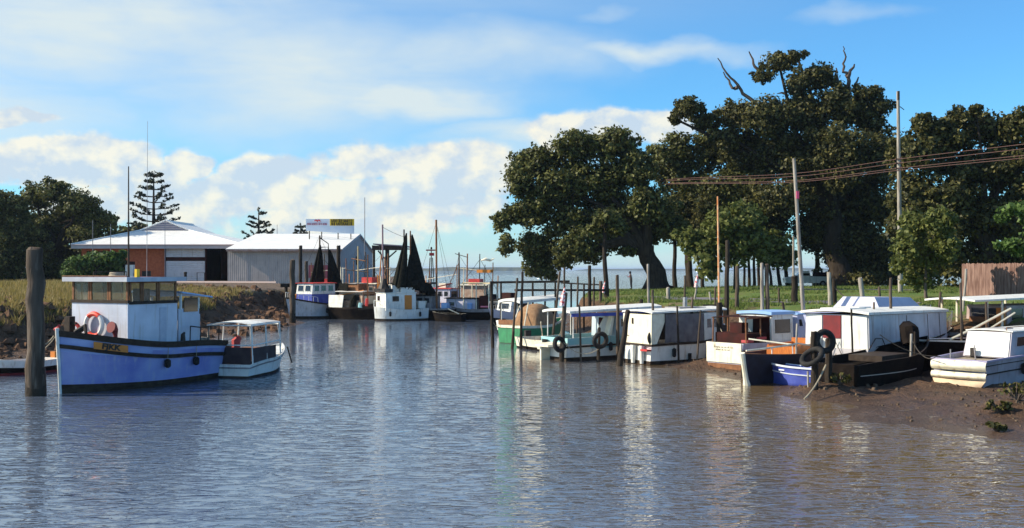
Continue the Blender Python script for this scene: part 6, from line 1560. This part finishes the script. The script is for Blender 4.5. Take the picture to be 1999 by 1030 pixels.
tree('fig_tree', 'broad spreading fig with a thick leaning trunk, overhanging the end of the point', (1286, None),
     [(1195, 282, 55, 42), (1125, 290, 62, 42), (1050, 320, 52, 42), (1012, 348, 36, 45), (1085, 362, 72, 50), (1165, 352, 75, 60), (1240, 330, 48, 46), (1040, 405, 48, 42), (1120, 430, 68, 48), (1200, 420, 68, 48), (1268, 400, 55, 46), (978, 432, 20, 24), (988, 478, 16, 27), (1050, 478, 52, 42), (1056, 520, 36, 28), (1120, 485, 50, 34), (1185, 468, 52, 32), (1245, 455, 50, 32), (1300, 440, 46, 38), (1006, 415, 26, 26), (1225, 490, 22, 12), (1100, 510, 25, 18), (1150, 500, 30, 16), (1075, 535, 18, 14)],
     leaf_fig, d=100, size=.225, seed=11, trunk_w=42, trunk_to=(1262, 478), limbs=14, flare=1.6, k=14)
tree('fig_tree', 'rounded dark fig crown directly behind and right of the leaning fig trunk', (1343, None),
     [(1320, 300, 46, 46), (1390, 300, 52, 46), (1340, 360, 60, 46), (1405, 370, 58, 45), (1455, 350, 50, 45), (1350, 425, 50, 36), (1440, 400, 40, 34), (1290, 320, 32, 38)],
     leaf_fig, d=110, size=.225, seed=12, trunk_w=15, trunk_to=(1345, 470), limbs=7)
tree('tall_tree', 'giant ragged tree, tallest of all, with bare dead branches sticking out of its top', (1640, None),
     [(1345, 212, 36, 28), (1378, 238, 36, 20), (1318, 232, 14, 14), (1520, 122, 42, 22), (1490, 148, 28, 16), (1555, 108, 24, 12), (1558, 165, 32, 32), (1602, 148, 36, 32), (1440, 225, 50, 32), (1500, 225, 60, 46), (1580, 220, 70, 48), (1650, 205, 50, 45), (1695, 215, 45, 50), (1420, 270, 40, 30), (1480, 300, 70, 55), (1560, 310, 90, 65), (1650, 305, 80, 70), (1715, 290, 35, 70), (1530, 385, 70, 45), (1620, 395, 90, 65), (1700, 400, 55, 75), (1590, 455, 45, 38), (1655, 480, 80, 55), (1720, 490, 45, 60), (1480, 400, 45, 45), (1668, 520, 42, 34), (1690, 545, 56, 24)],
     leaf_dark, d=106, size=.225, seed=13, trunk_w=42, trunk_to=(1620, 400), limbs=14, k=15,
     dead=[[(1492, 216), (1452, 182), (1425, 150), (1401, 113)], [(1440, 172), (1430, 172), (1412, 140)], [(1490, 150), (1475, 130), (1462, 100)], [(1655, 185), (1656, 150), (1645, 135), (1650, 110), (1646, 90)], [(1656, 152), (1668, 125)], [(1640, 172), (1632, 148), (1632, 132)], [(1665, 178), (1676, 150)]])
tree('spreading_tree', 'dense dark spreading tree filling the right edge behind the fence', (1925, None),
     [(1800, 238, 24, 24), (1872, 228, 28, 24), (1850, 270, 55, 42), (1930, 252, 58, 40), (1990, 250, 50, 40), (1800, 300, 42, 46), (1880, 335, 70, 55), (1960, 330, 68, 65), (1790, 385, 42, 46), (1900, 425, 80, 55), (1985, 430, 60, 65), (1925, 500, 85, 36), (2050, 340, 60, 80), (1840, 480, 45, 50), (2000, 500, 70, 34), (2060, 450, 60, 70), (1905, 215, 16, 14), (1760, 300, 30, 50), (1765, 370, 36, 50), (1850, 390, 60, 50), (1770, 440, 40, 45), (1820, 262, 40, 26)],
     leaf_dark, d=88, size=.24, seed=14, trunk_w=34, trunk_to=(1925, 470), limbs=9, k=15)
tree('young_tree', 'small sunlit olive green tree on the lawn beside the tall power pole', (1808, None),
     [(1782, 440, 32, 36), (1832, 432, 34, 36), (1802, 495, 50, 46), (1845, 480, 26, 42), (1800, 545, 40, 22), (1765, 485, 26, 38), (1750, 520, 14, 18)],
     leaf_olive, barkpale, d=62, size=.17, seed=15, trunk_w=6, trunk_to=(1806, 500), limbs=6, k=14, cover=1.0, group='small trees on the lawn')
tree('feathery_tree', 'feathery light green tree on the lawn behind the orange mast', (1437, None),
     [(1410, 440, 46, 42), (1380, 488, 38, 38), (1432, 480, 42, 42), (1384, 525, 26, 24), (1458, 430, 38, 42), (1345, 470, 30, 30), (1475, 480, 30, 34)],
     leaf_olive, bark, d=86, size=.24, seed=16, trunk_w=7, trunk_to=(1432, 470), limbs=7, k=14, cover=.95, group='small trees on the lawn')
tree('round_tree', 'small round olive tree in the gap left of the pickup', (1507, None),
     [(1520, 488, 34, 34), (1492, 470, 30, 32), (1540, 500, 20, 26), (1502, 510, 26, 18)], leaf_olive, bark, d=102, size=.28, seed=17, trunk_w=6, trunk_to=(1500, 505), limbs=4, k=12, cover=.9, group='small trees on the lawn')
tree('bright_shrub', 'bright green drooping branches at the far right edge above the fence', (2060, None),
     [(1985, 408, 40, 16), (2020, 425, 40, 20), (1975, 478, 32, 16), (2005, 488, 34, 18), (1955, 425, 16, 8), (2040, 460, 40, 40), (2060, 420, 40, 40)], leaf_bright, bark, d=55, size=.20, seed=18, trunk_w=10, trunk_to=(2052, 480), limbs=6, k=10, cover=.95, group='small trees on the lawn')
tree('slender_tree', 'slender dark trunked tree in front of the fig, left end of the point', (1183, None),
     [(1185, 425, 34, 26), (1160, 450, 24, 18), (1205, 445, 26, 18)], leaf_fig, d=79, size=.22, seed=19, trunk_w=10, trunk_to=(1180, 440), limbs=3, k=10, flare=1.2)
# row of thin trunked trees in the gap
rowt = [(1318, 9, 1316, 'thin trunked tree first to the right of the leaning fig trunk', 106), (1352, 11, 1338, 'leaning thin trunked tree second to the right of the leaning fig trunk', 107), (1372, 7, 1370, 'thin trunk half hidden by the feathery tree', 105),
        (1453, 5, 1452, 'thin pale trunk, first of the close row behind the close pair of tall posts', 108), (1462, 6, 1462, 'thin trunk, second of the close row behind the close pair of tall posts', 111), (1472, 6, 1473, 'thin trunk, third of the close row behind the close pair of tall posts', 108), (1482, 6, 1480, 'thin trunk, last of the close row behind the close pair of tall posts', 112),
        (1525, 7, 1508, 'leaning trunk left of the pickup, nearer one', 108), (1540, 8, 1522, 'leaning trunk touching the left end of the pickup', 111), (1590, 10, 1600, 'dark trunk in the sky gap right of the pickup', 113)]
for i, (px, w, tx, lab, d) in enumerate(rowt):
    tree('thin_tree', lab, (px, None), [(tx, 440, 30, 34), (tx+8, 400, 26, 26)], leaf_dark, bark, d=d, size=.225, seed=40+i, trunk_w=w, trunk_to=(tx, 450), limbs=2, k=9, group='row of thin trunked trees', flare=1.2, cover=.9)
# left side
tree('fig_tree', 'large dark fig at the far left edge behind the grassy bank', (10, None),
     [(-5, 398, 48, 36), (35, 400, 28, 26), (-60, 430, 60, 60), (20, 450, 60, 42), (-20, 505, 60, 40), (60, 500, 50, 36), (-90, 520, 60, 50), (30, 535, 50, 20)], leaf_fig, d=126, size=.225, seed=21, trunk_w=26, trunk_to=(10, 490), limbs=6, group='trees on the left bank')
tree('fig_tree', 'domed dark fig left of the brick shed, reaching down to the grass', (100, None),
     [(70, 382, 34, 30), (105, 375, 38, 28), (150, 395, 40, 34), (120, 430, 60, 42), (185, 428, 30, 30), (212, 432, 20, 24), (75, 445, 45, 38), (170, 465, 45, 34), (110, 490, 60, 38), (100, 528, 50, 26), (150, 510, 35, 30), (222, 462, 12, 16), (45, 480, 40, 36)], leaf_fig, d=131, size=.225, seed=22, trunk_w=30, trunk_to=(110, 480), limbs=8, group='trees on the left bank')
tree('shrub', 'bushy light green shrub growing against the brick shed wall', (180, None), [(145, 535, 26, 20), (180, 535, 34, 18), (220, 535, 30, 18), (150, 512, 24, 18), (185, 510, 34, 22), (215, 505, 26, 18), (235, 512, 14, 22), (240, 495, 8, 10)], leaf_bright, bark, d=112, size=.26, seed=23, trunk_w=5, trunk_to=(190, 520), limbs=3, k=12, cat='shrub', group='plants by the shed')
def pine(label, px, ytop, d, half, seed, ybase=545, gap=1.0):
    bx = X(px, d); B = Vector((bx, d, 2.4)); top = W(px, ytop, d)-B; H_ = top.z; rnd = random.Random(seed)
    o = thing('norfolk_pine', label, 'pine tree', B, 0, 'norfolk pines beyond the sheds')
    MB().tube([(0, 0, -.3), (0, 0, H_*.5), (0, 0, H_)], [.5, .3, .05], 8).build('trunk', bark, o, True)
    br = MB(); cl = []; z = H_*.30; R0 = half/F*d
    while z < H_-.5:
        t = (H_-z)/(H_*.70); Rr = R0*min(1, .20+1.25*t**.8)*rnd.uniform(.8, 1.08); nb = 5
        a0 = rnd.uniform(0, 6)
        for k in range(nb):
            if rnd.random() < .12: continue
            a = a0+2*PI*k/nb+rnd.uniform(-.15, .15); r = Rr*rnd.uniform(.8, 1.05); dz = r*rnd.uniform(.10, .28)
            e = Vector((r*math.cos(a), r*math.sin(a), z+dz)); m_ = Vector((r*.55*math.cos(a), r*.55*math.sin(a), z+dz*.2))
            br.tube([(0, 0, z), m_, e], [.09, .07, .04], 5)
            for f in (.45, .62, .78, .9, 1.0):
                if f < .6 and rnd.random() < .45: continue
                p = Vector((0, 0, z)).lerp(m_, f/.55) if f < .55 else m_.lerp(e, (f-.55)/.45)
                s = (.20+.30*f)*(R0/5.)*gap; cl.append((p.x+rnd.uniform(-.15, .15), p.y+rnd.uniform(-.15, .15), p.z+s*.35, s*.9, s*.9, s*.5))
        z += (H_*.70)/11*rnd.uniform(.85, 1.15)
    cl.append((0, 0, H_-.2, .45*R0/5, .45*R0/5, .9*R0/5))
    br.build('branches', bark, o)
    co, q = leaf_cloud(cl, .30, seed, .8, elong=1.8); npmesh('foliage', co, q, leaf_pine, o)
pine('taller norfolk pine rising behind the hipped roof ridge', 300, 338, 165, 54, 5)
pine('smaller norfolk pine rising behind the junction of the two shed roofs', 505, 407, 200, 36, 6)
pine('tiny norfolk pine tip showing left of the rooftop billboard', 587, 436, 210, 24, 7)
tree('low_tree', 'low dark tree line tip just left of the hipped roof ridge', (250, None), [(248, 450, 26, 12), (272, 442, 14, 8), (228, 462, 16, 14)], leaf_fig, d=170, size=.5, seed=25, trunk_w=4, limbs=0, k=10, group='trees on the left bank', trunk_to=(250, 460))

def scatter(name, lobes, d, m, size, seed, kind='stuff', cover=1.0, k=12):
    rng = np.random.default_rng(seed); cl = []
    for (px, py, rx, ry, dd) in lobes:
        p = W(px, py, dd); cl += subclumps((p.x, p.y, p.z, rx*dd/F, rx*dd/F*.8, ry*dd/F), rng, k)
    co, q = leaf_cloud(cl, size, seed, cover); return tag(npmesh(name, co, q, m), kind=kind)
scatter('undergrowth', [(1610, 540, 30, 22, 112), (1650, 540, 40, 30, 110), (1700, 540, 50, 34, 108), (1760, 540, 50, 34, 106), (1810, 540, 50, 36, 100), (1870, 530, 50, 40, 96), (1700, 500, 60, 40, 114), (1780, 480, 60, 50, 112), (1850, 440, 60, 50, 108), (1940, 540, 60, 34, 90), (1770, 430, 40, 50, 112), (2010, 540, 60, 34, 88)], 100, leaf_dark, .36, 31, k=13)

# grass blades along the banks, one mesh each
def grass(name, regions, m, seed, hrange=(.15, .4), w=.03, lean=.35):
    rng = np.random.default_rng(seed); P = []; left_ = name == 'bank_grass'
    for (x0, x1, y0, y1, n, zl, zh) in regions:
        x = rng.uniform(x0, x1, n); y = rng.uniform(y0, y1, n); z = zfun(x, y); ok = (z > zl) & (z < zh) & (vnoise(x*.8, y*.8, 21) > (.28 if left_ else .42)) & (vnoise(x*.25+9, y*.25, 22) > (.1 if left_ else .34))
        P.append(np.stack([x, y, z], 1)[ok])
    P = np.concatenate(P); N = len(P); h = rng.uniform(*hrange, N); a = rng.uniform(0, 2*PI, N)
    dx = np.stack([np.cos(a), np.sin(a), 0*a], 1)*w*(.6+.8*rng.random(N))[:, None]; le = np.stack([rng.normal(size=N), rng.normal(size=N), np.zeros(N)], 1)*lean*h[:, None]
    up = np.zeros((N, 3)); up[:, 2] = h
    co = np.stack([P-dx, P+dx, P+up+le], 1).reshape(-1, 3); q = np.arange(N*3).reshape(-1, 3)
    return tag(npmesh(name, co, q, m), kind='stuff')
grass('bank_grass', [(-45, -14, 48, 75, 60000, 1.25, 2.6), (-50, -20, 75, 100, 20000, 1.6, 2.9)], leaf_grass, 3, (.2, .55), .035)
grass('lawn_grass', [(4, 36, 50, 72, 60000, 1.75, 2.3), (4, 50, 72, 104, 50000, 1.9, 2.6)], leaf_lawn, 4, (.06, .22), .035)
# stones, oyster clumps and wrack on the mud
def rubble(name, regions, m, seed, sr=(.06, .3)):
    rnd = random.Random(seed); mb = MB()
    for (p0, p1, d0, d1, n) in regions:
        for _ in range(n):
            d = rnd.uniform(d0, d1); x = X(rnd.uniform(p0, p1), d); z = zat(x, d)
            if z < .02: continue
            s = rnd.uniform(*sr)*rnd.random()**.7; vs = []
            for k in range(6):
                a = 2*PI*k/6+rnd.uniform(-.3, .3); vs.append((x+s*math.cos(a)*rnd.uniform(.7, 1.2), d+s*math.sin(a)*rnd.uniform(.7, 1.2), z-.05))
            for k in range(6):
                a = 2*PI*k/6+rnd.uniform(-.3, .3); vs.append((x+s*.6*math.cos(a)*rnd.uniform(.6, 1.3), d+s*.6*math.sin(a)*rnd.uniform(.6, 1.3), z+s*rnd.uniform(.35, .8)))
            mb.add(vs, [(0, 1, 7, 6), (1, 2, 8, 7), (2, 3, 9, 8), (3, 4, 10, 9), (4, 5, 11, 10), (5, 0, 6, 11), (6, 7, 8, 9, 10, 11)])
    return tag(mb.build(name, m), kind='stuff')
rockm = mat('bank_stone', (.17, .098, .062), .9, (.07, .04, .026), 3, .5, bump=.6, bscale=8, spec=.1)
rubble('rubble', [(330, 560, 60, 108, 700), (-60, 330, 47, 60, 500)], rockm, 2, (.12, .6))
rubble('mud_debris', [(1290, 1480, 39, 48, 260), (1500, 2040, 26, 40, 520), (1560, 1680, 33, 37, 90)], mat('oyster_debris', (.055, .036, .024), .9, (.14, .10, .07), 2, .5, spec=.15), 3, (.025, .11))
# low scrubby plants on the mud at the right edge
def mud_plant(label, px, d, s, seed):
    x = X(px, d); z = zat(x, d); o = thing('mangrove_seedling', label, 'shrub', (x, d, z), 0, 'scrubby plants on the mud'); rng = np.random.default_rng(seed); rnd = random.Random(seed)
    br = MB(); cl = []
    for _ in range(16):
        a = rnd.uniform(0, 6.3); e = Vector((math.cos(a)*s*rnd.uniform(.3, 1), math.sin(a)*s*rnd.uniform(.3, 1), s*rnd.uniform(.4, 1.1))); br.tube([(0, 0, -.05), e*.5+Vector((0, 0, .1*s)), e], [.02, .015, .008], 4)
        cl.append((e.x, e.y, e.z*.85, s*.22, s*.22, s*.16))
    br.build('stems', barkpale, o); co, q = leaf_cloud(cl, .10, seed, .8); npmesh('leaves', co, q, leaf_dark, o)
mud_plant('dark scrubby bush on the mud at the right edge below the cream banded stern', 1985, 29.0, .55, 1)
mud_plant('smaller scrubby tuft left of the dark bush on the mud', 1950, 28.6, .3, 2)
mud_plant('twiggy tuft at the water edge below the dark bush', 1945, 26.4, .22, 3)
mud_plant('low weedy tuft at the foot of the tyre posts', 1640, 34.0, .35, 4)

# ---------------------------------------------------------------- the person on the point
def person():
    d = 106.; x = X(1232, d); z = zat(x, d)
    o = thing('person', 'person in dark clothes standing turned to the sea, one arm raised, on the grassy point', 'person', (x, d, z), 0)
    V = {'pel': (0, 0, .92, .155), 'sp1': (-.02, 0, 1.08, .15), 'sp2': (-.05, 0, 1.28, .18), 'nk': (-.08, 0, 1.47, .06), 'hd': (-.10, 0, 1.56, .085), 'ht': (-.11, 0, 1.68, .09), 'hx': (-.11, 0, 1.74, .06),
         'lh': (-.03, .10, .86, .10), 'lk': (-.02, .13, .48, .065), 'la': (.04, .15, .08, .045), 'lt': (-.12, .16, .04, .04), 'rh': (.03, -.10, .86, .10), 'rk': (.02, -.12, .48, .065), 'ra': (.08, -.13, .08, .045), 'rt': (-.08, -.14, .04, .04),
         'ls': (-.06, .19, 1.38, .06), 'le': (-.20, .27, 1.16, .045), 'lw': (-.36, .22, 1.30, .032), 'lf': (-.43, .20, 1.34, .035), 'rs': (-.04, -.19, 1.38, .06), 're': (.02, -.27, 1.12, .045), 'rw': (-.10, -.27, .92, .032), 'rf': (-.13, -.26, .85, .035)}
    E = [('pel', 'sp1'), ('sp1', 'sp2'), ('sp2', 'nk'), ('nk', 'hd'), ('hd', 'ht'), ('ht', 'hx'), ('pel', 'lh'), ('lh', 'lk'), ('lk', 'la'), ('la', 'lt'), ('pel', 'rh'), ('rh', 'rk'), ('rk', 'ra'), ('ra', 'rt'), ('sp2', 'ls'), ('ls', 'le'), ('le', 'lw'), ('lw', 'lf'), ('sp2', 'rs'), ('rs', 're'), ('re', 'rw'), ('rw', 'rf')]
    ks = list(V); me = bpy.data.meshes.new('body'); me.from_pydata([V[k][:3] for k in ks], [(ks.index(a), ks.index(b)) for a, b in E], [])
    bo = bpy.data.objects.new('body', me); COL.objects.link(bo); md = bo.modifiers.new('s', 'SKIN')
    for i, k in enumerate(ks): me.skin_vertices[0].data[i].radius = (V[k][3], V[k][3]*.9)
    me.skin_vertices[0].data[0].use_root = True
    bo.modifiers.new('u', 'SUBSURF').levels = 2; bpy.context.view_layer.update()
    m2 = bpy.data.meshes.new_from_object(bo.evaluated_get(bpy.context.evaluated_depsgraph_get())); bo.modifiers.clear(); bo.data = m2; bo.parent = o
    for q in (clothd, clothr, skin, mat('dark_trousers', (.02, .02, .03), .9)): m2.materials.append(q)
    for p in m2.polygons:
        c = p.center; p.material_index = 3 if c.z < .92 else (2 if c.z > 1.46 or c.x < -.33 else (1 if c.y > .15 and c.z > 1.0 else 0)); p.use_smooth = True
    MB().lathe((-.09, 0, 1.60), [(.05, -.10), (.11, -.06), (.115, .05), (.09, .13), (.03, .17)], 10).build('hair', hairm, o, True)
person()
def gull():
    pass
